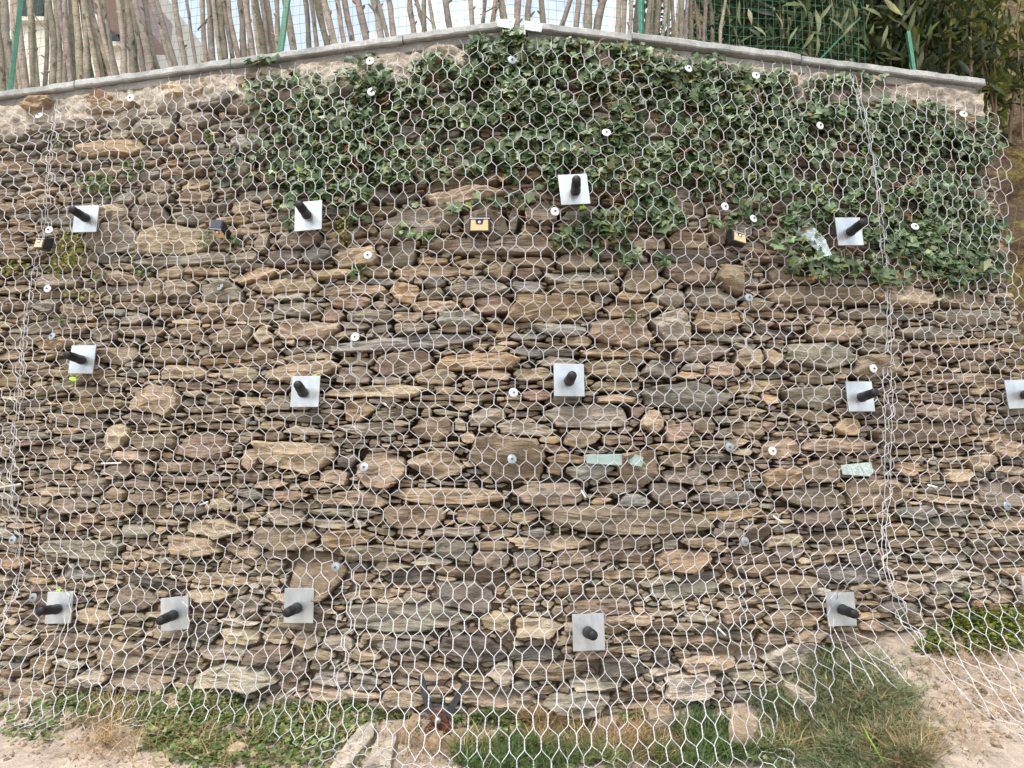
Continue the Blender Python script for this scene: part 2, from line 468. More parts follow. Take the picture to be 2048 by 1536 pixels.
# stones read off the photograph: centre x, centre y, width, height (pixels of the 2048-wide photo), colour letter
STONES = """221 298 128 34 O;195 198 40 20 O;348 180 40 30 Y;395 175 30 26 Y;453 165 24 20 Y;490 162 34 24 B;77 210 43 20 O;220 218 92 20 B;
428 206 70 26 D;308 255 84 34 G;394 243 76 28 G;241 246 46 24 G;385 272 56 26 R;233 270 62 14 G;168 282 70 14 D;127 250 100 22 G;495 286 55 28 S;472 337 72 38 G;390 368 56 34 Y;321 376 36 26 G;
355 479 148 60 Y;225 480 112 58 G;236 428 60 40 T;298 436 84 46 P;380 434 74 26 G;312 398 64 24 G;392 391 78 24 T;421 416 82 22 D;246 400 60 26 G;492 414 55 22 T;229 518 76 16 D;371 520 184 22 G;492 514 56 16 G;341 544 60 22 T;306 583 48 36 Y;363 578 66 30 T;440 588 84 42 G;
124 563 78 38 P;104 612 40 26 G;150 621 56 26 T;423 615 46 24 T;487 623 62 34 T;272 639 66 18 G;209 667 54 30 G;374 660 74 22 T;289 663 90 24 B;237 711 80 34 B;332 710 96 28 B;462 677 90 44 B;484 748 72 28 T;370 746 90 30 T;
838 447 172 56 G;984 449 112 66 P;914 395 156 32 T;990 495 250 30 P;797 512 76 40 G;708 516 90 34 T;633 514 60 30 S;573 518 60 28 D;600 479 80 36 P;526 486 32 36 B;853 542 142 22 Y;945 526 58 16 Y;1000 547 58 32 T;808 584 58 44 O;955 576 130 28 G;870 563 38 18 S;943 546 40 16 B;702 605 84 28 R;878 612 102 26 T;599 619 96 30 G;580 591 60 18 G;
740 634 94 28 G;817 635 60 20 T;920 639 84 30 S;990 611 78 36 R;826 658 90 22 G;908 658 66 16 T;718 652 66 16 P;810 686 356 34 S;617 662 118 34 T;530 672 42 30 Y;808 727 114 44 P;948 723 164 30 O;712 722 74 18 T;609 743 136 32 Y;620 713 100 16 T;710 750 60 36 P;874 754 86 30 T;990 750 78 22 T;
1085 431 62 52 P;1025 446 30 56 G;1375 483 80 36 O;1295 490 70 20 T;1434 468 40 48 T;1480 460 44 50 G;1242 512 116 20 D;1387 516 170 28 D;1064 524 90 22 T;1153 525 74 32 T;1227 535 66 16 B;1298 539 64 16 D;1378 550 102 40 R;1459 563 46 50 T;1052 549 60 22 R;1158 554 136 24 G;1283 567 94 46 T;1417 592 100 42 G;1053 576 64 26 S;1172 576 144 22 T;
1115 619 196 54 O;1204 600 50 20 D;1265 595 68 22 O;1337 597 70 36 G;1269 621 122 30 O;1243 666 122 56 B;1344 652 84 58 G;1432 644 102 38 O;1120 659 104 22 S;1057 674 74 16 S;1091 705 138 15 S;1158 684 56 20 T;1251 709 172 20 O;1389 707 104 34 G;1490 692 60 13 L;1505 717 72 38 T;1443 677 116 18 G;1317 738 72 32 G;1446 739 66 34 T;1062 748 88 24 T;1222 739 100 34 T;1270 723 54 16 G;1388 734 50 14 G;1380 752 56 16 O;
1650 712 144 54 G;1665 667 106 32 T;1637 594 212 36 B;1808 594 120 36 T;1923 601 104 34 B;1559 552 40 32 B;1610 554 58 26 B;1724 627 100 24 G;1938 635 138 26 G;1637 622 56 18 R;1542 715 40 42 T;1754 667 58 24 G;1860 667 146 26 G;1942 708 128 24 T;1838 709 70 22 R;1752 735 88 54 T;1920 757 216 18 T;2000 735 50 22 R;1947 733 58 18 T;
193 810 152 26 O;320 802 90 54 T;176 784 54 26 T;410 891 108 60 R;308 883 94 32 B;238 872 44 46 Y;505 915 40 56 T;274 912 86 18 Y;367 934 128 22 T;438 796 74 24 T;410 818 90 16 T;406 838 150 16 T;290 836 74 22 P;232 942 66 22 T;122 928 60 26 B;186 976 60 32 G;228 987 40 24 O;298 995 62 22 B;145 1010 84 34 P;240 1020 82 28 B;315 1024 64 24 B;380 1018 62 20 D;376 995 88 20 T;104 1037 42 42 P;428 1057 112 44 T;279 1061 60 26 G;157 1100 172 42 G;391 1092 112 40 T;483 1101 70 26 T;466 1137 58 22 B;208 1060 60 24 T;447 1006 56 22 T;
585 914 186 62 T;766 938 134 70 T;1010 919 158 98 B;870 859 92 46 R;746 782 204 26 Y;766 802 70 12 L;851 808 98 14 T;915 797 146 14 T;930 813 46 16 R;970 834 66 36 G;720 820 52 40 O;785 832 88 20 G;802 848 48 18 G;735 859 152 24 G;608 862 78 18 L;545 851 60 20 T;604 834 140 18 G;556 807 58 32 G;919 851 26 28 T;937 877 34 24 T;887 889 102 12 T;860 929 140 56 T;696 923 44 30 D;667 952 58 32 T;547 967 72 18 T;636 968 72 18 T;700 996 146 34 T;895 992 238 32 T;578 993 86 20 R;568 1034 84 30 P;693 1025 138 18 G;662 1046 84 18 G;829 1033 118 46 B;970 1033 116 32 T;572 1074 128 46 B;699 1076 102 30 O;910 1098 76 46 D;829 1087 90 18 T;757 1107 142 32 P;988 1091 82 20 T;985 1117 88 30 P;866 1121 86 16 L;775 1131 76 22 T;637 1149 124 94 B;547 1131 46 32 T;909 1064 114 18 G;821 1064 42 18 T;
1373 793 182 60 S;1170 834 178 50 G;1231 797 84 20 T;1075 790 60 20 R;1232 773 102 18 T;1278 822 34 26 R;1303 841 42 44 T;1358 863 60 42 R;1406 851 50 32 B;1490 856 70 28 T;1500 823 76 16 T;1458 840 52 16 G;1164 878 70 36 Y;1232 879 52 22 T;1247 861 32 16 G;1100 880 46 16 O;1104 898 64 16 R;1132 917 82 18 O;1167 944 104 28 S;1115 938 44 30 T;1279 935 70 74 T;1447 888 116 22 T;1340 894 84 18 O;1425 917 98 20 D;1346 922 56 24 T;1372 955 88 28 G;1454 951 70 26 B;1098 988 148 50 P;1231 977 96 22 P;1270 1000 74 26 S;1200 1002 44 16 T;1332 986 84 46 P;1455 997 138 26 S;1250 1040 344 54 B;1050 1034 60 28 T;1470 1029 136 24 O;1071 1066 54 20 S;1107 1085 164 24 T;1260 1084 128 26 P;1340 1089 30 20 G;1402 1085 84 18 T;1150 1114 84 26 T;1050 1117 62 36 D;1246 1114 142 26 B;1358 1120 122 38 O;1454 1065 68 16 G;1517 1069 40 44 R;
1625 795 126 38 G;1563 897 74 48 T;1540 798 30 26 O;1675 892 140 36 B;1843 866 196 36 B;1878 826 98 34 R;1788 825 78 30 D;1888 796 108 20 R;1695 854 48 28 O;1648 942 88 48 B;1564 960 74 46 O;1617 993 144 40 P;1750 986 112 52 B;1820 939 56 26 O;1830 1026 96 28 S;1911 1021 64 24 G;1967 925 64 34 T;1915 950 60 24 T;2002 988 86 48 P;1640 1035 108 40 P;1570 1080 68 28 Y;1724 1120 64 24 D;1693 1071 166 26 B;1858 1085 168 24 B;2015 896 66 32 T;1958 828 38 44 T;
239 1306 104 56 B;274 1198 90 50 P;137 1328 58 18 L;183 1353 64 36 L;483 1353 152 46 L;411 1264 58 36 D;497 1212 44 44 G;360 1290 62 16 T;352 1311 98 24 T;447 1303 80 28 G;280 1362 112 32 B;193 1233 70 26 T;444 1159 98 22 T;421 1188 96 26 T;360 1205 66 22 B;275 1234 52 18 Y;246 1259 88 20 T;481 1273 72 32 Y;80 1330 40 40 O;
811 1231 254 62 G;929 1192 120 64 D;948 1302 128 64 D;832 1195 50 24 G;590 1338 62 56 P;540 1306 80 34 R;613 1280 56 26 Y;679 1284 66 34 G;645 1308 66 20 T;549 1272 48 32 T;850 1343 128 36 B;663 1357 66 24 L;730 1365 62 28 G;798 1292 108 22 D;715 1310 72 18 T;757 1273 64 12 T;811 1397 86 28 T;686 1390 136 28 T;996 1241 66 36 Y;1005 1343 48 44 L;
1200 1215 136 30 R;1217 1184 106 24 B;1365 1183 138 30 G;1040 1187 66 22 T;1130 1180 84 26 T;1345 1282 206 22 B;1232 1338 106 42 D;1096 1340 146 38 B;1187 1367 106 20 L;1148 1405 136 44 G;1380 1371 90 54 L;1071 1306 96 24 D;1416 1324 110 26 T;1325 1310 48 40 D;1400 1232 58 20 G;1070 1252 106 34 Y;
1587 1316 104 62 L;1590 1237 120 36 B;1620 1272 66 24 T;1812 1180 82 30 B;1792 1213 64 24 D;1814 1236 60 22 T;1900 1174 82 22 G;1870 1199 56 20 T;2008 1193 58 26 T;1580 1160 98 26 B"""
GS = 0.008
X0, X1, Z0, Z1 = -3.95, float(x_end(0.0)) + 0.02, -0.15, ZBED
NXg, NZg = int((X1 - X0) / GS), int((Z1 - Z0) / GS)
occ = np.zeros((NZg, NXg), bool)
xs = X0 + (np.arange(NXg) + 0.5) * GS
zs = Z0 + (np.arange(NZg) + 0.5) * GS
XG, ZG = np.meshgrid(xs, zs)
outside = (XG > x_end(ZG) - 0.01) | (ZG < np.interp(XG, _bx, _bz) - 0.12)
# pale rendered band under the coping
band = ZG > (ZBED - 0.17 - 0.05 * (XG < -0.6) - 0.05 * n2(XG, ZG * 0, 1.6, 2, 2.0))
blocked = outside | (band)
occ |= blocked
st = []      # cx, cz, a, b, exponent, tilt, colour key
def window(cx, cz, a, b, k=1.0):
    rx = (a + b * 0.3) * k + GS; rz = (b + a * 0.15) * k + GS
    i0 = max(0, int((cx - rx - X0) / GS)); i1 = min(NXg, int((cx + rx - X0) / GS) + 1)
    j0 = max(0, int((cz - rz - Z0) / GS)); j1 = min(NZg, int((cz + rz - Z0) / GS) + 1)
    return i0, i1, j0, j1
def sdist(s, i0, i1, j0, j1):
    cx, cz, a, b, e, t = s[:6]
    dx = XG[j0:j1, i0:i1] - cx; dz = ZG[j0:j1, i0:i1] - cz
    c, sn = math.cos(t), math.sin(t)
    u = np.abs(dx * c + dz * sn) / a; v = np.abs(-dx * sn + dz * c) / b
    return (u ** e + v ** e) ** (1 / e)
def put(s):
    w = window(*s[:4])
    d = sdist(s, *w)
    occ[w[2]:w[3], w[0]:w[1]] |= d < 1
    st.append(s)
for rec in STONES.replace('\n', '').split(';'):
    cx, cy, w, h, k = rec.split()
    cx, cy, w, h = map(float, (cx, cy, w, h))
    x, y, z = (float(v) for v in on_wall(cx, cy))
    xl = float(on_wall(cx - w / 2, cy)[0]); xr = float(on_wall(cx + w / 2, cy)[0])
    zt = float(on_wall(cx, cy - h / 2)[2]); zb = float(on_wall(cx, cy + h / 2)[2])
    slope = (0.17 * (908 - cy) / 900 * (1 if cx < 1015 else -1)) * 0.0
    put((x, z, (xr - xl) / 2, (zt - zb) / 2, random.uniform(2.4, 5.0), R_(random.uniform(-3, 3)) + slope, k))
NHAND = len(st)
def zone_key(x, z):
    px, py = proj(np.array([x, float(wall_y(x, z)), z]))
    if py < 400: w = dict(G=4, D=3, T=2, S=2, B=2, O=1)
    elif py > 1150: w = dict(T=5, Y=2, B=3, G=2, L=1, D=1, O=1)
    else: w = dict(T=5, G=3, B=3, O=1.4, R=.8, P=1, Y=1, S=1, D=.7)
    return random.choices(list(w), list(w.values()))[0]
def try_fill(n, amin, amax, rmin, rmax, tol):
    cnt = 0
    for _ in range(n):
        x = random.uniform(X0, X1); z = random.uniform(Z0, Z1)
        j = int((z - Z0) / GS); i = int((x - X0) / GS)
        if j >= NZg or i >= NXg or occ[j, i]: continue
        a = random.uniform(amin, amax); b = max(0.008, a * random.uniform(rmin, rmax))
        s = (x, z, a, b, random.uniform(2.0, 4.5), R_(random.gauss(0, 4)), None)
        w = window(*s[:4])
        d = sdist(s, *w) < 1
        o = occ[w[2]:w[3], w[0]:w[1]]
        if (o & d).sum() > tol * d.sum(): continue
        s = s[:6] + (zone_key(x, z),)
        put(s); cnt += 1
    return cnt
try_fill(5000, 0.10, 0.24, 0.08, 0.24, 0.06)
try_fill(9000, 0.06, 0.15, 0.10, 0.32, 0.09)
try_fill(14000, 0.04, 0.10, 0.15, 0.5, 0.12)
try_fill(26000, 0.025, 0.07, 0.2, 0.6, 0.18)
try_fill(20000, 0.018, 0.035, 0.3, 0.7, 0.24)
# assignment: nearest stone in each stone's own metric
best = np.full((NZg, NXg), 9e9); own = np.full((NZg, NXg), -1)
for i, s in enumerate(st):
    w = window(*s[:4], k=1.65)
    d = sdist(s, *w)
    bb = best[w[2]:w[3], w[0]:w[1]]
    m = d < bb
    bb[m] = d[m]
    own[w[2]:w[3], w[0]:w[1]][m] = i
own[outside] = -1
NA = 36
LV = [(1.0, 0.13, 0), (1.0, 0.020, 0), (0.985, 0.002, .45), (0.95, 0.0, .80), (0.88, 0.0, .95), (0.68, 0.0, 1.0), (0.42, 0.0, 1.0), (0.18, 0.0, 1.0)]
sv, sc_, sseed, sarea = [], [], [], []
an = np.arange(NA) * 2 * math.pi / NA
ok_idx = []
occ2 = blocked.copy()
n1 = 10 ** 9
def N1(): return n1
def mark_occ(s, ox, oz):
    cx, cz, a, b, e, t = s[:6]
    i0, i1, j0, j1 = window(cx, cz, a, b, 1.7)
    dx = XG[j0:j1, i0:i1] - cx; dz = ZG[j0:j1, i0:i1] - cz
    c, sn = math.cos(t), math.sin(t)
    u = (dx * c + dz * sn) / a; v = (-dx * sn + dz * c) / b
    th = np.arctan2(oz / b, ox / a); o = np.argsort(th)
    rp = np.interp(np.arctan2(v, u), th[o], np.hypot(ox / a, oz / b)[o], period=2 * math.pi)
    occ2[j0:j1, i0:i1] |= np.hypot(u, v) < rp
def shape(i, s):
    cx, cz, a, b, e, t, k = s
    rr = np.linspace(0.15, 1.60, 66)
    ct, sn = math.cos(t), math.sin(t)
    uu = np.outer(np.cos(an), rr) * a; vv = np.outer(np.sin(an), rr) * b
    gxp = cx + uu * ct - vv * sn; gzp = cz + uu * sn + vv * ct
    ii = np.clip(((gxp - X0) / GS).astype(int), 0, NXg - 1); jj = np.clip(((gzp - Z0) / GS).astype(int), 0, NZg - 1)
    mine = own[jj, ii] == i
    if not mine[:, 0].mean() > 0.5: return
    first = np.argmin(mine, 1); first[mine.all(1)] = len(rr) - 1
    r = rr[np.maximum(first - 1, 0)]
    # superellipse radius in this direction is the natural size; a little overgrowth fills the joints
    ne = 1 / (np.abs(np.cos(an)) ** e + np.abs(np.sin(an)) ** e) ** (1 / e)
    cap = ne * random.uniform(1.15, 1.6)
    r = np.minimum(r, cap)
    ox = np.cos(an) * r * a; oz = np.sin(an) * r * b
    # broken rock: straight edges between a few corners
    nc = random.randint(5, 8)
    kc = np.sort((np.arange(nc) * NA / nc + RNG.uniform(-2.4, 2.4, nc)).astype(int) % NA)
    kc = np.unique(kc)
    kk = np.concatenate([kc, [kc[0] + NA]])
    xi = np.interp(np.arange(kc[0], kc[0] + NA), kk, np.append(ox[kc], ox[kc[0]])); zi = np.interp(np.arange(kc[0], kc[0] + NA), kk, np.append(oz[kc], oz[kc[0]]))
    xi = np.roll(xi, kc[0]); zi = np.roll(zi, kc[0])
    wp = random.uniform(0.70, 1.0)
    ox = ox * (1 - wp) + xi * wp; oz = oz * (1 - wp) + zi * wp
    gr = 1 + 0.02 * RNG.standard_normal(NA); ox *= gr; oz *= gr
    # joint gap of a few millimetres
    sh = np.maximum(1 - 0.002 / np.hypot(ox, oz).clip(0.01), 0.7)
    ox *= sh; oz *= sh
    OX = ox * ct - oz * sn; OZ = ox * sn + oz * ct
    mark_occ(s, ox, oz)
    hgt = OZ.max() - OZ.min(); wid = OX.max() - OX.min()
    big = hgt * wid
    dome = min(0.030, 0.22 * hgt + 0.004) * random.uniform(0.6, 1.3)
    prot = random.gauss(0.0, 0.011) + (0.008 if i < NHAND else (-0.004 if i < N1() else -0.018))
    tx_, tz_ = random.gauss(0, 0.16), random.gauss(0.08, 0.22)
    P = np.empty((NA * len(LV) + 1, 3))
    for q, (fr, back, dm) in enumerate(LV):
        P[q * NA:(q + 1) * NA, 0] = OX * fr
        P[q * NA:(q + 1) * NA, 2] = OZ * fr
        P[q * NA:(q + 1) * NA, 1] = back - dome * dm - prot * (1 if back < 0.1 else 0)
    P[-1] = (0, -dome - prot, 0)
    fm = np.ones(len(P)); fm[:NA] = 0
    P[:, 1] += fm * (P[:, 0] * tx_ * min(1, 0.12 / wid * 1.0) + P[:, 2] * tz_)
    sv.append((P, fm, cx, cz, big)); ok_idx.append(i)
    jit = RNG.normal(1, 0.15); tint = RNG.normal(0, 0.018, 3)
    sc_.append(np.clip(np.array(CLR[k]) * jit * (1 + tint), 0.04, 0.6))
    sarea.append(big)
for i, s in enumerate(st): shape(i, s)
# second pass: slivers wedged into what is still open
n1 = len(st)
occ[:] = occ2
try_fill(20000, 0.03, 0.08, 0.14, 0.4, 0.20)
try_fill(24000, 0.016, 0.045, 0.2, 0.6, 0.28)
best[:] = 9e9; own[:] = -1
for i in range(n1, len(st)):
    w = window(*st[i][:4], k=1.65)
    d = sdist(st[i], *w)
    bb = best[w[2]:w[3], w[0]:w[1]]; m = d < bb
    bb[m] = d[m]; own[w[2]:w[3], w[0]:w[1]][m] = i
own[occ2] = -1
for i in range(n1, len(st)): shape(i, st[i])
NST = len(sv)
NV = NA * len(LV) + 1
ALL = np.stack([p[0] for p in sv]); FM = np.stack([p[1] for p in sv])
seeds = RNG.uniform(0, 40, NST)
off3 = np.stack([seeds * 3.1, seeds * 1.7, seeds * 2.3], -1)[:, None, :]
wid_ = np.sqrt(np.array(sarea))[:, None]
nz1 = fbm(ALL * np.array([9, 9, 16]) + off3, 3)
nz2 = fbm(ALL * np.array([14, 14, 60]) + off3 * 1.3, 3)
nz3 = vnoise(ALL * np.array([7, 7, 10]) + off3 * 2.1)
fac = np.clip(wid_ / 0.13, 0.35, 1.2)
facet = np.abs(nz3) * 0.034 + 0.012 * np.abs(vnoise(ALL * np.array([16, 16, 22]) + off3 * 0.7))
ALL[..., 1] += FM * fac * (0.012 * nz1 + 0.007 * nz2 + facet - 0.009)
rim = np.zeros(NV); rim[NA:] = 1
jx = vnoise(ALL * 26 + off3 + 5.0); jz = vnoise(ALL * 26 + off3 + 25.0)
ALL[..., 0] += rim * fac * 0.007 * jx; ALL[..., 2] += rim * fac * 0.005 * jz
base = np.arange(NA)
Fq = []
for q in range(len(LV) - 1):
    a0 = q * NA + base; a1 = q * NA + (base + 1) % NA
    Fq.append(np.stack([a0, a1, a1 + NA, a0 + NA], -1))
Fq = np.concatenate(Fq)
lastr = (len(LV) - 1) * NA
Ft = np.stack([lastr + base, lastr + (base + 1) % NA, np.full(NA, NV - 1)], -1)
wall = thing('stone_wall', 'tall dry-stone retaining wall of brown and grey schist behind wire netting', 'wall')
cxz = np.array([(p[2], p[3]) for p in sv])
cpos = np.stack([cxz[:, 0], wall_y(cxz[:, 0], cxz[:, 1]), cxz[:, 1]], -1)
# let the stone follow the wall plane
slope_x = np.where(cxz[:, 0] < 0, -SLL, SLR)[:, None] * np.clip(np.abs(cxz[:, 0]) / 0.25, 0, 1)[:, None]
ALL[..., 1] += ALL[..., 0] * slope_x
pxs, pys = proj(cpos)
inframe = (pxs > -40) & (pxs < 2090)
order = np.argsort(-np.array(sarea) * inframe)
top = set(order[:300].tolist())
for i in order[:300]:
    me = mesh_np('stone', ALL[i], Fq, M['stone'], True, sc_[i], seeds[i], [Ft], R_(27))
    link('stone', me, wall, cpos[i])
rest = [i for i in range(NST) if i not in top]
Vr = np.concatenate([ALL[i] + cpos[i] for i in rest])
FqR = np.concatenate([Fq + k * NV for k in range(len(rest))]); FtR = np.concatenate([Ft + k * NV for k in range(len(rest))])
cr = np.repeat(np.stack([sc_[i] for i in rest]), NV, 0); sr = np.repeat(seeds[rest], NV)
o = link('small_stones', mesh_np('small_stones', Vr, FqR, M['stone'], True, cr, sr, [FtR], R_(27)), wall)
tag(o, kind='stuff')
print('stones', NST)
# earth packing behind the stones, and the end return of the wall
bx = np.linspace(X0, X1 + 0.25, 330); bz = np.linspace(-0.3, ZBED + 0.01, 190)
X, Zg = np.meshgrid(bx, bz)
Xc = np.minimum(X, x_end(Zg) - 0.01)
back = np.maximum(X - (x_end(Zg) - 0.01), 0) * 6
dep = 0.05 + 0.085 * np.clip((Zg - 0.7) / 0.6, 0, 1) + 0.018 * n2(X, Zg, 7, 3, 1.0) + 0.012 * n2(X, Zg, 30, 3, 8)
Yb = wall_y(Xc, Zg) + dep + back
V = np.stack([Xc, Yb, Zg], -1).reshape(-1, 3)
idx = np.arange(X.size).reshape(X.shape)
Q = np.stack([idx[:-1, :-1], idx[:-1, 1:], idx[1:, 1:], idx[1:, :-1]], -1).reshape(-1, 4)
link('earth_packing', mesh_np('earth_packing', V, Q, M['soil'], True), wall)
# rendered mortar band under the coping
bx = np.linspace(X0, float(x_end(ZTOP - .2)), 420); tv = np.linspace(0, 1, 34)
X, T = np.meshgrid(bx, tv)
zlow = ZBED - 0.17 - 0.05 * (X < -0.6) - 0.05 * n2(X, X * 0, 1.6, 2, 2.0) + 0.02 * n2(X, X * 0, 9, 2, 6.0) - 0.015
Zg = zlow + (ZBED + 0.005 - zlow) * T
edge = np.minimum(1, np.minimum(T, 1.2) / 0.12)
Yb = wall_y(X, Zg) + 0.03 - 0.035 * edge - 0.028 * n2(X, Zg, 7, 4, 3.0) - 0.006 * n2(X, Zg, 34, 3, 13.0) + 0.05 * (1 - edge) - 0.015 * np.maximum(0, n2(X, Zg, 12, 2, 12.0))
V = np.stack([X, Yb, Zg], -1).reshape(-1, 3)
idx = np.arange(X.size).reshape(X.shape)
Q = np.stack([idx[:-1, :-1], idx[:-1, 1:], idx[1:, 1:], idx[1:, :-1]], -1).reshape(-1, 4)
link('mortar_band', mesh_np('mortar_band', V, Q, M['mortar'], True), wall)

# ------------------------------------------------------------------ coping
cop = thing('coping', 'pale grey stone coping slabs along the top of the wall', 'coping', (0, 0, ZTOP))
def px_to_x(px):      # x on the coping front where it projects to px
    return float(on_wall(px, np.interp(px, [0, 1015, 1985], [188, 45, 172]), 0.07)[0])
def coping_piece(name, xa, xb, z0, z1, front, backd, mat):
    V = []
    n = max(2, int(abs(xb - xa) / 0.06))
    for x in np.linspace(xa, xb, n):
        s = SLL if (xa + xb) < 0 else SLR
        y = s * abs(x) + BAT * (ZTOP - 1.4)
        e = 0.004 * random.uniform(-1, 1)
        c = 0.007
        V += [(x, y - front + e, z0 + c), (x, y - front + e, z1 - c), (x, y - front + c + e, z1), (x, y + backd, z1), (x, y + backd, z0), (x, y - front + c + e, z0)]
    V = np.array(V); V[:, 2] += 0.0015 * RNG.standard_normal(len(V))
    k = 6
    idx = np.arange(len(V)).reshape(-1, k)
    q = np.stack([idx[:-1], np.roll(idx, -1, 1)[:-1], np.roll(idx, -1, 1)[1:], idx[1:]], -1).reshape(-1, 4)
    me = mesh_np(name, V, q[:, ::-1], mat, False, extra_faces=[np.array([idx[0], idx[-1][::-1]])])
    return link(name, me, cop, (0, 0, -ZTOP))
for xa, xb, dz in [(-250, 134, 0), (136, 451, 0.002), (453, 801, 0), (803, 1026, 0.002), (1052, 1267, 0.0), (1269, 1612, 0.014), (1614, 1985, 0.004)]:
    coping_piece('slab', px_to_x(xa), px_to_x(xb), ZSLAB + dz, ZTOP + dz, 0.062, 0.25, M['coping'])
coping_piece('bed_course', px_to_x(-250), px_to_x(1018), ZBED, ZSLAB - 0.002, 0.036, 0.25, M['bed'])
coping_piece('bed_course', px_to_x(1056), px_to_x(1972), ZBED, ZSLAB - 0.002, 0.036, 0.25, M['bed'])

# ------------------------------------------------------------------ wire netting
WASH = [(261, 196), (78, 231), (740, 122), (743, 184), (1024, 120), (1377, 137), (1512, 151), (1213, 265), (1450, 413), (1507, 437), (1110, 423), (1830, 453),
        (98, 460), (440, 573), (95, 577), (736, 510), (104, 672), (710, 674), (1498, 595), (1747, 737), (1027, 785), (728, 934), (1024, 918), (1459, 894), (1545, 902),
        (671, 1134), (1490, 1083), (25, 1080), (66, 1195), (2015, 1012), (1927, 228), (1640, 251)]
WXZ = np.array([[float(v) for v in on_wall(px, py, 0.05)] for px, py in WASH])
def net_off(x, z):
    px, py = proj(np.stack([x, wall_y(x, z), z], -1))
    iv = np.clip((px - 480) / 120, 0, 1) * np.clip((520 - py) / 120, 0, 1)
    o = 0.074 + 0.040 * iv + 0.018 * n2(x, z, 1.3, 2, 21.0)
    for w in WXZ:
        d2 = (x - w[0]) ** 2 + (z - w[2]) ** 2
        o = o - 0.035 * np.exp(-d2 / 0.03)
    return o
NH = 0.75
_PL = [on_wall(px, py) for px, py in [(119, 1215), (350, 1227), (598, 1211), (1177, 1264), (1682, 1218), (2052, 1182)]]
def net_s0(x): return ZBED - 0.06 - (np.interp(x, _bx, _bz) + NH)
def net_out(x): return np.interp(x, [-2.2, -0.9, -0.4, 1.0, 1.5, 2.2], [0.34, 0.38, 0.48, 0.48, 0.38, 0.40])
def net_pc(x): return (NH - 0.03) / np.sqrt(1 - net_out(x) ** 2)
def net_point(x, s):
    """s = arc length down from the coping; follows the wall, hangs away from its foot and then lies on the ground plants"""
    zw = ZBED - 0.06 - s
    p = np.maximum(s - net_s0(x), 0)
    ro = net_out(x); pc = net_pc(x)
    pe = np.minimum(p, pc); pg = np.maximum(p - pc, 0)
    z = np.where(p > 0, np.interp(x, _bx, _bz) + NH - np.sqrt(1 - ro ** 2) * p, zw)
    pin = 0
    for q in _PL:      # pressed to the wall by the lower anchor plates
        pin = np.maximum(pin, np.exp(-(((x - float(q[0])) / 0.19) ** 2 + ((z - float(q[2])) / 0.17) ** 2) ** 2))
    outd = (ro * 1.12 * pe ** 2 / (pe + 0.15)) * (1 - pin) + 0.93 * pg
    y = wall_y(x, z) - net_off(x, z) - outd
    gz = ground_z(x, y) + 0.04 + 0.025 * n2(x, y, 4, 2, 31.0)
    return np.stack([x, y, np.maximum(z, gz)], -1)
def px_curve(pts, zq):
    P = np.array([[float(v) for v in on_wall(a, b, 0.06)] for a, b in pts])
    o = np.argsort(P[:, 2])
    return np.interp(zq, P[o, 2], P[o, 0])
PITCH_X, PITCH_Z, TW = 0.080, 0.0785, 0.019
seamA = [(118, 150), (108, 240), (98, 400), (62, 560), (45, 700), (30, 850), (22, 1000), (30, 1150), (20, 1300), (0, 1450)]
seamB = [(750, 90), (742, 190), (722, 330), (712, 450), (708, 600), (706, 760), (716, 920), (712, 1050), (706, 1200), (698, 1350), (690, 1500)]
seamC = [(1512, 120), (1500, 250), (1497, 450), (1497, 600), (1500, 750), (1503, 900), (1493, 1080), (1468, 1250), (1495, 1480)]
seamD = [(1690, 140), (1725, 260), (1752, 400), (1775, 560), (1780, 700), (1778, 820), (1768, 1000), (1748, 1150), (1778, 1280), (1850, 1440)]
def shift(c, d): return [(a + d, b) for a, b in c]
edgeR = [(1968, 200), (1995, 260), (2010, 350), (2010, 450), (2036, 560), (2052, 700), (2075, 900), (2095, 1100), (2120, 1300), (2150, 1500)]
panels = [
    ('wire_netting', [(-240, 150), (-240, 1500)], shift(seamA, 8), 'narrow strip of hexagonal wire netting at the far left edge of the wall', 0.05, 0.00),
    ('wire_netting', shift(seamA, -4), shift(seamB, 5), 'hexagonal wire netting panel over the left wall with two low plates', 0.04, 0.33),
    ('wire_netting', shift(seamB, -3), shift(seamC, 4), 'hexagonal wire netting panel over the middle of the wall and most ivy', 0.0, 0.6),
    ('wire_netting', shift(seamC, -4), shift(seamD, 6), 'narrow hexagonal wire netting panel over the grey-green grass tussock', 0.06, 0.15),
    ('wire_netting', shift(seamD, -6), edgeR, 'hexagonal wire netting panel wrapping the right end of the wall', 0.10, 0.8)]
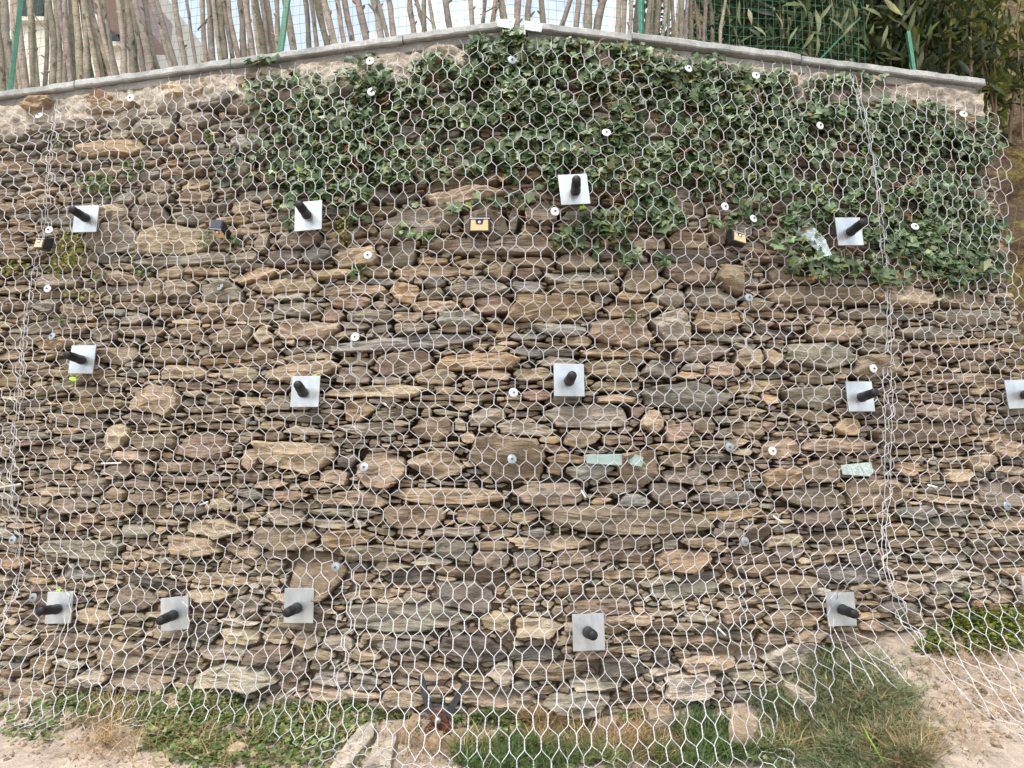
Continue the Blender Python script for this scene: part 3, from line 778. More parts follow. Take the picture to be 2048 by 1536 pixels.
# plates hide the wires behind them; keep wires out of the plate bodies naturally by plate stand-off
def build_net(pi, name, Lc, Rc, label, tilt, phase):
    zs_ = np.linspace(ZBED, -0.3, 60)
    xl, xr = px_curve(Lc, zs_), px_curve(Rc, zs_)
    ncol = int(round(np.median(xr - xl) / PITCH_X))
    extra_ = [0.0, 0.05, 0.22, 0.02, 0.8][pi]
    bottom = 4.7
    nrow = int(bottom / PITCH_Z)
    rows = np.arange(nrow)
    Cc, Rw = np.meshgrid(np.arange(ncol + 1), rows)
    cf = Cc + 0.5 * (Rw % 2)
    sd_ = pi * 9.1
    def pos(cf, sv_):
        zq = ZBED - 0.06 - sv_
        a, b = px_curve(Lc, zq), px_curve(Rc, zq)
        u = cf / (ncol + 0.5)
        x = a + (b - a) * u
        x = x + 0.006 * n2(cf * 0.3, sv_, 4.0, 2, sd_ + 3) + 0.020 * n2(cf * 0.08, sv_, 1.6, 2, sd_ + 8)
        return x
    sag = 0.045 * n2(cf * 0.08, Rw * 0.05, 1.0, 2, sd_ + 1) + 0.009 * n2(cf * 0.5, Rw * 0.5, 1.0, 2, sd_ + 5)
    S = Rw * PITCH_Z + phase * 0.05 + sag + tilt * (cf / ncol - 0.5)
    S = S + RNG.normal(0, 0.0035, S.shape)
    Xn = pos(cf, S) + RNG.normal(0, 0.0035, S.shape)
    TWv = TW * (1 + 0.1 * RNG.standard_normal(S.shape))
    Pt = net_point(Xn, S - TWv); Pb = net_point(Xn + RNG.normal(0, 0.0018, S.shape), S + TWv)
    # ragged lower hem and upper edge
    alive = S < net_s0(Xn) + net_pc(Xn) + extra_ + 0.09 * n2(cf * 0.25, cf * 0, 1.0, 2, sd_ + 2)
    alive &= (S - TWv) > 0.0 - 0.04
    parts = []
    # twists: two strands
    A, B = Pt[alive], Pb[alive]
    k = 7
    t = np.linspace(0, 1, k)
    ax = (B - A)
    rx = np.array([1, 0, 0.0])
    ry = np.array([0, 1, 0.0])
    n = len(A)
    ph = RNG.uniform(0, 6.28, n)
    for sgn in (0, math.pi):
        th = ph[:, None] + sgn + t[None, :] * 2 * math.pi * 1.5
        C = A[:, None, :] + ax[:, None, :] * t[None, :, None]
        C = C + 0.0017 * (np.cos(th)[..., None] * rx + np.sin(th)[..., None] * ry)
        parts.append(tubes(C, 0.00185, 3))
    # diagonals
    di, dj = [], []
    for dlt in (0, 1):
        # odd rows sit half a pitch right
        r0 = Rw[:-1]; c0 = Cc[:-1]
        c1 = np.where(r0 % 2 == 0, c0 - 1 + dlt, c0 + dlt)
        okm = (c1 >= 0) & (c1 <= ncol)
        c1c = np.clip(c1, 0, ncol)
        okm &= alive[:-1] & alive[1:][np.arange(nrow - 1)[:, None], c1c]
        a = Pb[:-1][okm]; b = Pt[1:][np.arange(nrow - 1)[:, None].repeat(ncol + 1, 1)[okm], c1c[okm]]
        di.append(a); dj.append(b)
    A = np.concatenate(di); B = np.concatenate(dj)
    t = np.array([0, 0.22, 0.5, 0.78, 1.0])
    tx_ = np.array([0, 0.15, 0.5, 0.85, 1.0])     # leaves the twist along its direction, then swings over
    C = A[:, None, :] + (B - A)[:, None, :] * t[None, :, None]
    C[..., 0] = A[:, None, 0] + (B - A)[:, None, 0] * tx_[None, :]
    C[:, 1:4, 1] -= RNG.normal(0.001, 0.0025, (len(A), 1))
    parts.append(tubes(C, 0.0018, 4))
    # cut ends at the upper edge and hem
    last = alive & ~np.vstack([alive[1:], np.zeros((1, ncol + 1), bool)])
    E = Pb[last]; m = len(E)
    if m:
        t4 = np.linspace(0, 1, 4)
        dirv = np.stack([RNG.choice([-1, 1], m) * RNG.uniform(0.01, 0.03, m), RNG.uniform(-0.02, 0.005, m), -RNG.uniform(0.01, 0.035, m)], -1)
        C = E[:, None, :] + dirv[:, None, :] * t4[None, :, None]
        parts.append(tubes(C, 0.0018, 3))
    first = np.argmax(alive, 0)
    E = Pt[first, np.arange(ncol + 1)]; m = len(E)
    t4 = np.linspace(0, 1, 4)
    dirv = np.stack([RNG.normal(0, 0.012, m), -RNG.uniform(0.0, 0.02, m), RNG.uniform(0.008, 0.03, m)], -1)
    parts.append(tubes(E[:, None, :] + dirv[:, None, :] * t4[None, :, None], 0.0018, 3))
    # selvedge wires along both sides
    for cc in ((0,) if pi in (4,) else (ncol,) if pi in (3,) else (0, ncol) if pi == 0 else ()):
        u = np.linspace(0, float(S[:, cc][alive[:, cc]].max()), 150)
        xx = pos(np.full(150, cc + (0.25 if cc else 0.0)), u) + 0.004 * np.sin(u * 60) + 0.004 * n2(u, u * 0, 6, 2, sd_)
        P_ = net_point(xx, u); P_[:, 1] -= 0.004
        P_[:, 2] = np.maximum(P_[:, 2], ground_z(P_[:, 0], P_[:, 1]) + 0.01)
        parts.append(tubes(P_[None], 0.0018, 4))
    V, Q = merge(parts)
    o = link(name, mesh_np(name, V, Q, M['wire'], True))
    tag(o, label, 'wire netting', 'strips of wire netting hung over the wall')
for pi, p in enumerate(panels): build_net(pi, *p)

# ------------------------------------------------------------------ anchor plates
ANCH = [((172, 438), (173, 437), (143, 418), 1, 'galvanised anchor plate with black cap beside the yellow-green tuft, upper left'),
        ((617, 432), (615, 432), (597, 407), -2, 'galvanised anchor plate with upward black cap at the left edge of the ivy'),
        ((1148, 379), (1151, 385), (1153, 357), -6, 'bright anchor plate with black cap set highest of all, inside the ivy'),
        ((1698, 463), (1698, 466), (1728, 443), -3, 'bright anchor plate beside the diagonal green glass strip, ivy around it'),
        ((165, 719), (166, 721), (132, 709), 1, 'grey anchor plate at middle height with green paint just below it, far left'),
        ((611, 783), (607, 787), (595, 768), 0, 'anchor plate at middle height below a tan stone, green paint mark above'),
        ((1138, 760), (1138, 763), (1145, 750), 0, 'anchor plate near the centre of the wall left of the big blue-grey stone'),
        ((1720, 793), (1720, 796), (1752, 784), -1, 'anchor plate at middle height just left of the right netting seam'),
        ((2037, 788), (2046, 790), (2090, 784), -3, 'anchor plate cut off by the right edge of the picture, middle height'),
        ((119, 1215), (117, 1218), (78, 1222), -3, 'low anchor plate farthest left, black cap pointing left'),
        ((350, 1227), (349, 1229), (319, 1242), -7, 'tilted low anchor plate, second from the left in the bottom row'),
        ((598, 1211), (596, 1215), (573, 1226), -2, 'low anchor plate left of the long grey slab stone'),
        ((1177, 1264), (1175, 1264), (1187, 1271), 0, 'lowest anchor plate, seen head-on above the dry grass'),
        ((1682, 1218), (1683, 1218), (1711, 1229), 0, 'low anchor plate above the grey-green grass tussock'),
        ((2071, 1182), (2075, 1184), (2120, 1192), 0, 'low anchor plate of which only the left edge shows at the right')]
def to_mesh_obj(name, V, F4, mat, parent, smooth=False, extra=None):
    return link(name, mesh_np(name, V, F4, mat, smooth, extra_faces=extra), parent)
for (pc, pb, pt, roll, lab) in ANCH:
    x0 = float(on_wall(*pc)[0]); z0 = float(on_wall(*pc)[2])
    offp = float(net_off(np.array(x0), np.array(z0))) + 0.022
    C = W3(*pc, offp)
    Bp = W3(*pb, offp)
    Lr = 0.165
    Tp = W3(*pt, offp + Lr)
    n = nrm(C.x)
    if Tp.x == Tp.x:
        rod = (Tp - Bp)
    pn = (n * 0.8 + rod.normalized() * 0.2).normalized()
    root = thing('anchor_plate', lab, 'anchor plate', C, 'anchor plates bolted through the netting')
    Mx = orient(pn) @ Matrix.Rotation(R_(roll), 3, 'Y')
    V, Q = box_vf(0.166, 0.008, 0.176)
    # very slightly dished sheet
    o = to_mesh_obj('plate', V, Q, M['plate'], root); o.rotation_euler = Mx.to_euler(); bevel_obj(o, 0.0015, 2)
    rl = rod.length
    rq = rod.to_track_quat('Z', 'Y').to_euler()
    bl = Bp - C
    V, Q = lathe_vf([(0.0, 0.0), (0.027, 0.0), (0.027, 0.006), (0.021, 0.014), (0.019, 0.035), (0.0, 0.035)], 20)
    o = to_mesh_obj('nut', V, Q, M['plate'], root, True); o.location = bl; o.rotation_euler = rq
    a = 0.018
    V, Q = lathe_vf([(0.0, a), (0.029, a), (0.029, a + 0.008), (0.0265, a + 0.016), (0.0260, rl * 0.55), (0.0260, rl * 0.62), (0.0240, rl * 0.66), (0.0240, rl - 0.014), (0.021, rl - 0.005), (0.013, rl), (0.0, rl + 0.001)], 22)
    o = to_mesh_obj('cap', V, Q, M['cap'], root, True); o.location = bl; o.rotation_euler = rq

# ------------------------------------------------------------------ washers and nails
WLAB = ['white washer on the pale mortar band beneath the left coping', 'small white washer on the mortar at the far upper left',
 'white washer near the coping at the top of the second netting seam', 'white washer at the ivy edge, lower of the top pair on the seam',
 'grey washer in the ivy just below the coping peak', 'white washer beneath the right coping at the ivy top', 'half hidden white washer under the right coping, right of the bare one',
 'pale washer inside the ivy, upper right of centre', 'white washer above the right solar lamp, left of a pair', 'white washer right above the right solar lamp, right of a pair',
 'white washer just below the highest anchor plate', 'white washer in the ivy right of the upper right plate', 'washer left of the upper left anchor plate', 'pale blue-grey washer on a grey stone, left half, above mid height',
 'washer seen edge-on below the yellow-green tuft, far left', 'white washer on a pale stone below the ivy, on the second seam', 'dull washer above the middle left anchor plate',
 'white washer on the long slate slab', 'dull steel washer on the third netting seam above mid height', 'white washer above the middle right anchor plate', 'white washer left of and below the central anchor plate',
 'steel washer on the rusty boulder at the second seam', 'steel washer on the big round boulder at the centre', 'dark steel washer right of the broken glass strip', 'pale washer on a tan stone near the third seam',
 'steel washer on the large brown boulder, lower left of centre', 'steel washer low on the third netting seam', 'blurred steel washer at the far left, low on the wall', 'domed steel washer left of the lowest left plate',
 'steel washer at the far right below mid height', 'white washer at the ivy top near the right end of the coping', 'small bright washer deep in the right ivy']
for (px, py), lab in zip(WASH, WLAB):
    x0, z0 = float(on_wall(px, py)[0]), float(on_wall(px, py)[2])
    C = W3(px, py, float(net_off(np.array(x0), np.array(z0))) + 0.026)
    root = thing('nail_washer', lab, 'washer', C, 'round washers pinning the netting')
    n = nrm(C.x) + Vector((random.gauss(0, .12), 0, random.gauss(0.10, .12)))
    q = n.to_track_quat('Z', 'Y').to_euler()
    V, Q = lathe_vf([(0.0, -0.002), (0.024, -0.002), (0.0255, 0.0), (0.024, 0.0022), (0.009, 0.005), (0.0, 0.005)], 20)
    o = to_mesh_obj('disc', V, Q, M['steel'] if any(w in lab for w in ('steel', 'grey', 'dull', 'dark')) else M['zinc'], root, False); o.rotation_euler = q
    V, Q = lathe_vf([(0.0055, 0.004), (0.0065, 0.009), (0.004, 0.013), (0.0, 0.014)], 10)
    o = to_mesh_obj('nail_head', V, Q, M['bed'], root, True); o.rotation_euler = q
NAILS = [((1005, 1232), (1007, 1216), 'short silver pin upright beside the dark stone, low centre'), ((1435, 1255), (1452, 1272), 'silver pin low on the third seam pointing down right'),
         ((557, 1400), (592, 1375), 'long silver pin low on the left above the clover'), ((272, 1290), (288, 1280), 'bright bolt end low on the left wall'),
         ((204, 927), (243, 926), 'thin silver pin lying level on the left wall'), ((2, 975), (42, 968), 'thin steel pin at the left edge of the picture'),
         ((1855, 970), (1875, 975), 'silver pin in a dark joint of the right wall'), ((1546, 1032), (1566, 1046), 'silver pin in a dark joint right of the third seam'),
         ((1358, 1006), (1368, 1007), 'short shiny pin end in a joint right of centre'), ((1162, 980), (1172, 996), 'shiny pin end beside the purple boulder, centre'),
         ((886, 1027), (897, 1018), 'small pin end above the dark round stone, left of centre'), ((400, 1010), (416, 1004), 'short grey pin in a joint, left of centre'),
         ((768, 806), (773, 811), 'tiny nail end under the long yellow slab')]
for (a, b, lab) in NAILS:
    A = W3(*a, 0.02); B = W3(*b, 0.055)
    V, Q = tubes(np.array([[list(A), list(A.lerp(B, .5)), list(A.lerp(B, .98)), list(B)]]) - np.array(A), np.array([[0.006, 0.006, 0.006, 0.003]]), 10)
    o = link('steel_pin', mesh_np('steel_pin', V, Q, M['zinc'], True), None, A)
    tag(o, lab, 'pin', 'steel pins sticking out of the wall')

# ------------------------------------------------------------------ solar lamps
def solar(px, py, w, h, rot, lab, off=0.075):
    C = W3(px, py, off)
    root = thing('solar_lamp', lab, 'solar lamp', C, 'solar lamps on the wall')
    root.rotation_euler = rot
    dp = 0.05
    V, caps, sides = prism_vf([(-.5 * w, -.5 * h), (.5 * w, -.5 * h), (.5 * w, .5 * h), (-.5 * w, .5 * h)], -dp / 2, dp / 2)
    V[:4, 2] = np.where(V[:4, 2] > 0, .5 * h * .55, V[:4, 2])    # sloping top
    o = link('body', mesh_np('body', V, caps, M['black'], extra_faces=[sides]), root); bevel_obj(o, 0.003)
    f = -dp / 2
    pl = [(-.42, -.42), (.42, -.42), (.40, .17), (.20, .17), (.15, -.10), (-.15, -.10), (-.20, .17), (-.40, .17)]
    V, caps, sides = prism_vf([(a * w, b * h) for a, b in pl], f - 0.004, f + 0.002)
    link('lamp_panel', mesh_np('lamp_panel', V, caps, M['amber'], extra_faces=[sides]), root)
    V, Q = lathe_vf([(0.008, 0), (0.008, 0.004), (0.005, 0.008), (0, 0.009)], 14)
    o = to_mesh_obj('sensor', V, Q, M['lens'], root, True); o.location = (0, f - 0.001, .03 * h); o.rotation_euler = (math.pi / 2, 0, 0)
    sl_ = math.atan2(.5 * h * .45, dp)
    V, Q = box_vf(w * .9, math.hypot(dp, .225 * h) * .9, 0.003)
    o = to_mesh_obj('solar_panel', V, Q, M['solar'], root); o.location = (0, 0, .5 * h * .775 + 0.002); o.rotation_euler = (sl_, 0, 0)
    V, Q = box_vf(w * .96, 0.003, 0.003)
    o = to_mesh_obj('trim', V, Q, M['zinc'], root); o.location = (0, f - 0.001, .5 * h * .52)
solar(960, 449, 0.118, 0.10, (R_(4), R_(1), R_(-3)), 'black solar lamp with amber panel and sensor, facing straight out near the centre')
solar(1473, 476, 0.10, 0.085, (R_(-6), R_(6), R_(22)), 'black solar lamp with amber panel tilted sideways near the third seam')
solar(88, 487, 0.10, 0.085, (R_(-4), R_(9), R_(-24)), 'small amber and black solar lamp at the far left of the wall')
solar(440, 459, 0.085, 0.10, (R_(62), R_(8), R_(-14)), 'dark solar lamp whose grey panel faces out, beside the large tan stone')

# ------------------------------------------------------------------ glass tell-tales
def glass(quad, off, th, lab, cop_=False):
    P = [W3(a, b, off) for a, b in quad]
    c = sum(P, Vector()) / len(P)
    n = nrm(c.x)
    V = np.array([list(p - c) for p in P] + [list(p - c - n * th) for p in P])
    k = len(P)
    caps = np.array([list(range(k)), list(range(2 * k - 1, k - 1, -1))]); sides = np.array([[(i + 1) % k, i, k + i, k + (i + 1) % k] for i in range(k)])
    o = link('glass_strip', mesh_np('glass_strip', V, caps, M['glass'], extra_faces=[sides]), None, c)
    bevel_obj(o, 0.0012, 1)
    tag(o, lab, 'glass strip', 'pale green glass strips fixed across cracks')
glass([(993, 38), (1031, 37), (1025, 58), (995, 53)], 0.070, 0.005, 'pale glass strip on the left coping end at the peak')
glass([(1050, 41), (1085, 46), (1083, 64), (1049, 59)], 0.070, 0.005, 'pale glass strip on the right coping end at the peak')
glass([(1603, 428), (1651, 478), (1664, 510), (1648, 513), (1578, 449)], 0.075, 0.006, 'long green glass strip slanting down beside the upper right plate')
glass([(1172, 909), (1245, 908), (1244, 931), (1173, 927)], 0.060, 0.005, 'rectangular green glass strip on the stones right of the central boulder')
glass([(1255, 912), (1268, 908), (1287, 914), (1284, 934), (1262, 929)], 0.068, 0.005, 'small broken green glass piece beside the rectangular strip')
glass([(1682, 930), (1742, 924), (1748, 944), (1740, 953), (1686, 949)], 0.060, 0.005, 'green glass strip near the right netting seam')

# ------------------------------------------------------------------ paint marks
def mark(px, py, rx, ry, lab):
    n = 14; rx *= .75; ry *= .75
    pts = [W3(px + rx * math.cos(a) * random.uniform(.65, 1.1), py + ry * math.sin(a) * random.uniform(.65, 1.1), 0.048) for a in np.arange(n) * 2 * math.pi / n]
    c = W3(px, py, 0.052)
    V = np.array([list(p - c) for p in pts] + [[0, 0, 0]] + [list(p - c + Vector((0, .02, 0))) for p in pts])
    Ft = np.array([[i, (i + 1) % n, n] for i in range(n)]); Q = np.array([[(i + 1) % n, i, n + 1 + i, n + 1 + (i + 1) % n] for i in range(n)])
    o = link('paint_mark', mesh_np('paint_mark', V, Ft, M['mark'], extra_faces=[Q]), None, c)
    tag(o, lab, 'paint mark', 'fluorescent green spray marks')
mark(146, 758, 11, 7, 'fluorescent green mark below the middle left anchor plate')
mark(632, 749, 7, 5, 'fluorescent green mark above the middle anchor plate left of centre')
mark(631, 397, 6, 6, 'fluorescent green mark above the plate at the ivy edge')
mark(115, 1182, 6, 5, 'fluorescent green mark above the lowest left anchor plate')
mark(1165, 414, 9, 4, 'fluorescent green mark under the highest anchor plate')
mark(1969, 460, 7, 6, 'fluorescent green mark in the ivy at the right end')

# ------------------------------------------------------------------ leaves
def rot_mats(yaw, pitch, roll):
    """local: leaf in xz plane, tip -z, face -y"""
    cy, sy = np.cos(yaw), np.sin(yaw); cp, sp = np.cos(pitch), np.sin(pitch); cr, sr = np.cos(roll), np.sin(roll)
    n = len(yaw); Z_, O_ = np.zeros(n), np.ones(n)
    Rz = np.stack([np.stack([cy, -sy, Z_], -1), np.stack([sy, cy, Z_], -1), np.stack([Z_, Z_, O_], -1)], 1)
    Rx = np.stack([np.stack([O_, Z_, Z_], -1), np.stack([Z_, cp, -sp], -1), np.stack([Z_, sp, cp], -1)], 1)
    Ry = np.stack([np.stack([cr, Z_, sr], -1), np.stack([Z_, O_, Z_], -1), np.stack([-sr, Z_, cr], -1)], 1)
    return Rz @ Rx @ Ry
IVY_O = np.array([(0, 0.35), (.22, .48), (.48, .38), (.36, .12), (.55, -.12), (.28, -.2), (0, -.62), (-.28, -.2), (-.55, -.12), (-.36, .12), (-.48, .38), (-.22, .48)])
IVY_V = np.concatenate([np.stack([IVY_O[:, 0], 0.10 * np.abs(IVY_O[:, 0]) * 1.6 - 0.06 * (IVY_O[:, 1] < -.3), IVY_O[:, 1]], -1), [[0, 0, 0.02]]])
IVY_F = np.array([[i, (i + 1) % 12, 12] for i in range(12)])
LAN = np.array([(0, .5), (.055, .3), (.085, .0), (.06, -.3), (0, -.5), (-.06, -.3), (-.085, 0), (-.055, .3)])
def lance(width=1.0, droop=.12):
    V = np.array([(0, 0, .5), (.05 * width, -.0, .28), (0, .015, .28), (-.05 * width, 0, .28), (.085 * width, -.02, 0), (0, .0, 0), (-.085 * width, -.02, 0),
                  (.055 * width, .02, -.28), (0, .04, -.28), (-.055 * width, .02, -.28), (0, droop, -.5)], float)
    Ft = np.array([[0, 2, 1], [0, 3, 2], [1, 2, 5], [1, 5, 4], [2, 3, 6], [2, 6, 5], [4, 5, 8], [4, 8, 7], [5, 6, 9], [5, 9, 8], [7, 8, 10], [8, 9, 10]])
    return V, Ft
def leaves(Vt, Ft, P, size, yaw, pitch, roll, colr):
    Rm = rot_mats(yaw, pitch, roll)
    V = np.einsum('nij,kj->nki', Rm, Vt) * size[:, None, None] + P[:, None, :]
    n, k = len(P), len(Vt)
    Fa = (Ft[None] + (np.arange(n) * k)[:, None, None]).reshape(-1, Ft.shape[1])
    return V, Fa, np.repeat(colr, k, 0)

# ivy density: px, py, rx, ry, leaves
IVY = [(1000, 95, 60, 34, 200), (1010, 75, 40, 16, 70), (1180, 485, 60, 28, 26), (1245, 500, 55, 25, 18), (1790, 540, 60, 36, 40), (950, 340, 110, 26, 34), (540, 255, 50, 60, 34), (525, 180, 40, 36, 22), (1430, 440, 45, 30, 20), (1890, 590, 70, 20, 16), (480, 330, 40, 40, 10), (1600, 490, 50, 30, 20), (1120, 95, 70, 20, 90), (880, 125, 60, 20, 70), (1230, 105, 60, 16, 70), (760, 150, 90, 45, 70), (900, 180, 170, 65, 420), (1100, 160, 150, 70, 430), (1280, 150, 140, 55, 330), (1420, 190, 110, 70, 340),
       (700, 235, 130, 60, 280), (640, 330, 110, 55, 260), (610, 235, 80, 50, 110), (850, 255, 170, 60, 360), (1050, 255, 180, 75, 460), (1250, 250, 150, 75, 400), (1400, 285, 110, 65, 260),
       (1600, 205, 120, 50, 320), (1650, 285, 140, 70, 400), (1800, 255, 110, 55, 290), (1900, 335, 95, 80, 360), (1750, 365, 150, 55, 330), (1560, 330, 85, 60, 170),
       (1280, 345, 120, 40, 150), (1180, 320, 90, 40, 120), (1330, 420, 90, 36, 190), (1230, 445, 70, 26, 80), (1170, 470, 55, 28, 60), (1900, 455, 100, 55, 280), (1800, 470, 75, 45, 150),
       (1650, 530, 80, 26, 80), (1930, 530, 80, 40, 140), (1440, 375, 60, 40, 100), (900, 315, 120, 24, 70), (680, 375, 65, 36, 120), (770, 340, 60, 30, 80), (520, 115, 32, 15, 40), (595, 165, 55, 25, 30),
       (1500, 185, 45, 45, 90), (1620, 430, 70, 30, 60), (1560, 460, 40, 25, 30), (870, 415, 70, 10, 30), (570, 400, 26, 16, 16), (800, 460, 40, 14, 14), (1500, 420, 40, 30, 30), (1010, 330, 80, 30, 60), (1560, 160, 50, 20, 60),
       (1700, 165, 60, 16, 60), (1740, 155, 40, 10, 24), (1960, 280, 40, 40, 80), (1120, 360, 50, 25, 40), (1000, 400, 60, 15, 20), (590, 445, 20, 22, 14), (710, 440, 25, 12, 14), (1300, 520, 60, 12, 16)]
pp = []
for cx, cy, rx, ry, n in IVY:
    n = int(n * 2.8)
    r = np.sqrt(RNG.uniform(0, 1, n)) * (1 + 0.12 * RNG.standard_normal(n)); a = RNG.uniform(0, 2 * math.pi, n)
    pp.append(np.stack([cx + rx * r * np.cos(a), cy + ry * r * np.sin(a)], -1))
pp = np.concatenate(pp)
clump = n2(pp[:, 0], pp[:, 1], 1 / 38.0, 3, 7.0)
keep = clump > -0.42 + 0.25 * RNG.standard_normal(len(pp)) * 0.6
pp = pp[keep]; clump = clump[keep]
n = len(pp)
depth = np.clip(0.035 + 0.035 * clump + RNG.uniform(-0.03, 0.05, n), 0.005, 0.115)
x, y, z = on_wall(pp[:, 0], pp[:, 1], depth)
okz = (z < ZTOP - 0.02) & (x < x_end(z) + 0.05)
P = np.stack([x, y, z], -1)[okz]; depth = depth[okz]
n = len(P)
size = RNG.lognormal(math.log(0.040), 0.30, n).clip(0.024, 0.085)
cg = np.array([0.050, 0.098, 0.034]); cb = np.array([0.135, 0.185, 0.090]); cyl = np.array([0.16, 0.20, 0.045]); cbr = np.array([0.16, 0.085, 0.03])
u = RNG.uniform(0, 1, n)[:, None]
colr = cg + (cb - cg) * RNG.uniform(0, 1, (n, 1))
colr = np.where(u > 0.90, cyl * RNG.uniform(.6, 1.1, (n, 1)), colr)
colr = np.where(u > 0.97, cbr, colr)
colr *= RNG.lognormal(-.03, 0.30, (n, 1))
V, Fa, Cc = leaves(IVY_V, IVY_F, P, size, RNG.normal(0, .5, n), RNG.normal(-.45, .38, n), RNG.normal(0, .8, n), colr)
ivy = thing('ivy', 'dense dark green ivy spreading over the upper middle and right of the wall', 'ivy', (0, 0, 0))
score = size * (depth > 0.05)
topi = np.argsort(-score)[:300]
k = len(IVY_V)
Ccr = Cc.reshape(n, k, 3)
for i in topi:
    link('leaf', mesh_np('leaf', V[i] - P[i], IVY_F, M['ivy'], False, Ccr[i]), ivy, P[i])
msk = np.ones(n, bool); msk[topi] = False
m = msk.sum()
o = link('foliage', mesh_np('foliage', V[msk].reshape(-1, 3), (IVY_F[None] + (np.arange(m) * k)[:, None, None]).reshape(-1, 3), M['ivy'], False, Ccr[msk].reshape(-1, 3)), ivy)
tag(o, kind='stuff')
# stems and dead twigs
tw = []
src = pp[RNG.choice(len(pp), 620)]
extra = np.array([(random.gauss(cx, sx), random.gauss(cy, sy)) for cx, cy, sx, sy, c in [(800, 310, 60, 18, 30), (1300, 330, 70, 22, 40), (1450, 320, 25, 50, 40), (1560, 380, 40, 30, 20), (1000, 420, 50, 10, 14), (700, 290, 50, 20, 20), (1250, 400, 60, 20, 30), (850, 470, 60, 15, 10), (1900, 560, 50, 15, 15), (1790, 560, 30, 25, 20)] for _ in range(c)])
src = np.concatenate([src, extra])
for px, py in src:
    a = random.uniform(0, 6.28); L = random.uniform(14, 55); q = []
    for s in range(6):
        q.append((px, py)); a += random.gauss(0, .5)
        px += math.cos(a) * L / 6; py += math.sin(a) * L / 6
    dd = random.uniform(0.03, 0.10)
    q = np.array(q); xx, yy, zz = on_wall(q[:, 0], q[:, 1], dd + RNG.normal(0, .006, 6))
    if zz.max() < ZTOP - .05 and xx.max() < x_end(zz.min()): tw.append(np.stack([xx, yy, zz], -1))
tw = np.array(tw)
V, Q = tubes(tw, np.linspace(1, .5, 6)[None, :] * RNG.uniform(.0012, .0032, (len(tw), 1)), 4)
tc = np.array([.36, .25, .16]) * RNG.lognormal(0, .3, (len(tw), 1)) * np.array([1, 1, 1])
o = link('stems', mesh_np('stems', V, Q, M['twig'], True, np.repeat(tc, 24, 0)), ivy); tag(o, kind='stuff')

# ------------------------------------------------------------------ small wall plants
def tuft(px, py, rx, ry, n, sz, cols, lab, name='wall_plant', lanc=False, dep=(0.01, 0.10)):
    r = np.sqrt(RNG.uniform(0, 1, n)) * (1 + .15 * RNG.standard_normal(n)); a = RNG.uniform(0, 6.28, n)
    d = RNG.uniform(*dep, n) * (1.1 - np.clip(r, 0, 1) * .6)
    x, y, z = on_wall(px + rx * r * np.cos(a), py + ry * r * np.sin(a), d)
    P = np.stack([x, y, z], -1)
    c0 = W3(px, py, 0.03)
    cs = np.array(cols)[RNG.integers(0, len(cols), n)] * RNG.lognormal(0, .25, (n, 1))
    Vt, Ft = lance(1.6) if lanc else (IVY_V, IVY_F)
    V, Fa, Cc = leaves(Vt, Ft, P - np.array(c0), RNG.uniform(.6, 1.3, n) * sz, RNG.normal(0, .7, n), RNG.normal(-.5, .5, n), RNG.uniform(-2, 2, n), cs)
    root = thing(name, lab, 'plant', c0)
    o = link('foliage', mesh_np('foliage', V.reshape(-1, 3), Fa, M['leaf'], False, Cc), root); tag(o, kind='stuff')
    q = []
    b = np.array(W3(px, py, -0.01)) - np.array(c0)
    for i in range(min(n, 16)):
        e = P[i] - np.array(c0)
        q.append([b + (e - b) * t + np.array([0, 0, .008 * math.sin(t * 3)]) for t in (0, .35, .7, 1)])
    V, Q = tubes(np.array(q), .0014, 4)
    link('stem', mesh_np('stem', V, Q, M['twig'], True, np.full((len(V), 3), (.2, .16, .07))), root)
YG = [(.20, .24, .03), (.28, .27, .04), (.12, .18, .03), (.32, .22, .05)]
GR = [(.07, .15, .03), (.10, .20, .04), (.05, .11, .03)]
tuft(140, 500, 34, 42, 300, .017, YG, 'bushy yellow-green tuft below the upper left anchor plate')
tuft(115, 535, 22, 22, 60, .018, YG, 'sparser yellow-green sprig beneath the bushy tuft')
tuft(28, 535, 26, 18, 90, .018, YG, 'low yellow-green tuft at the left edge of the picture')
tuft(196, 372, 36, 22, 60, .030, GR, 'small green plant above the upper left anchor plate')
tuft(262, 340, 26, 20, 36, .032, GR, 'bright green sprig right of the orange slab stone')
tuft(122, 288, 10, 14, 14, .025, GR, 'tiny green sprig left of the orange slab stone')
tuft(420, 275, 14, 12, 16, .028, GR, 'tiny green sprig among grey stones left of the ivy')
tuft(448, 345, 34, 26, 34, .040, [(.035, .075, .04), (.05, .09, .05)], 'loose ivy seedling at the left of the ivy mass')
tuft(412, 478, 18, 16, 40, .017, GR, 'weedy sprig between the large tan stone and dark lamp')
tuft(462, 482, 16, 10, 24, .018, GR, 'creeping sprig below the dark solar lamp')
tuft(265, 517, 10, 7, 20, .018, GR, 'tiny green cushion under the grey stone, left')
tuft(280, 540, 16, 10, 24, .020, GR, 'tiny sprig in a joint left of centre, upper wall')
tuft(195, 552, 18, 8, 28, .017, GR, 'thin sprig trailing in a joint, upper left wall')
tuft(686, 462, 16, 34, 140, .013, YG, 'hanging mossy yellow tuft below the ivy edge')
tuft(712, 542, 18, 12, 14, .038, GR + [(.32, .34, .12)], 'single small ivy sprig under the white washer')
tuft(1268, 638, 14, 20, 50, .014, [(.10, .14, .07), (.14, .17, .09)], 'grey-green weed growing from the orange stone')
tuft(850, 472, 26, 10, 24, .024, GR, 'small leafy sprig under the big grey boulder')
tuft(1205, 540, 30, 8, 20, .03, [(.035, .075, .04)], 'small ivy spray below the ivy mass, right of centre', dep=(0.0, 0.05))
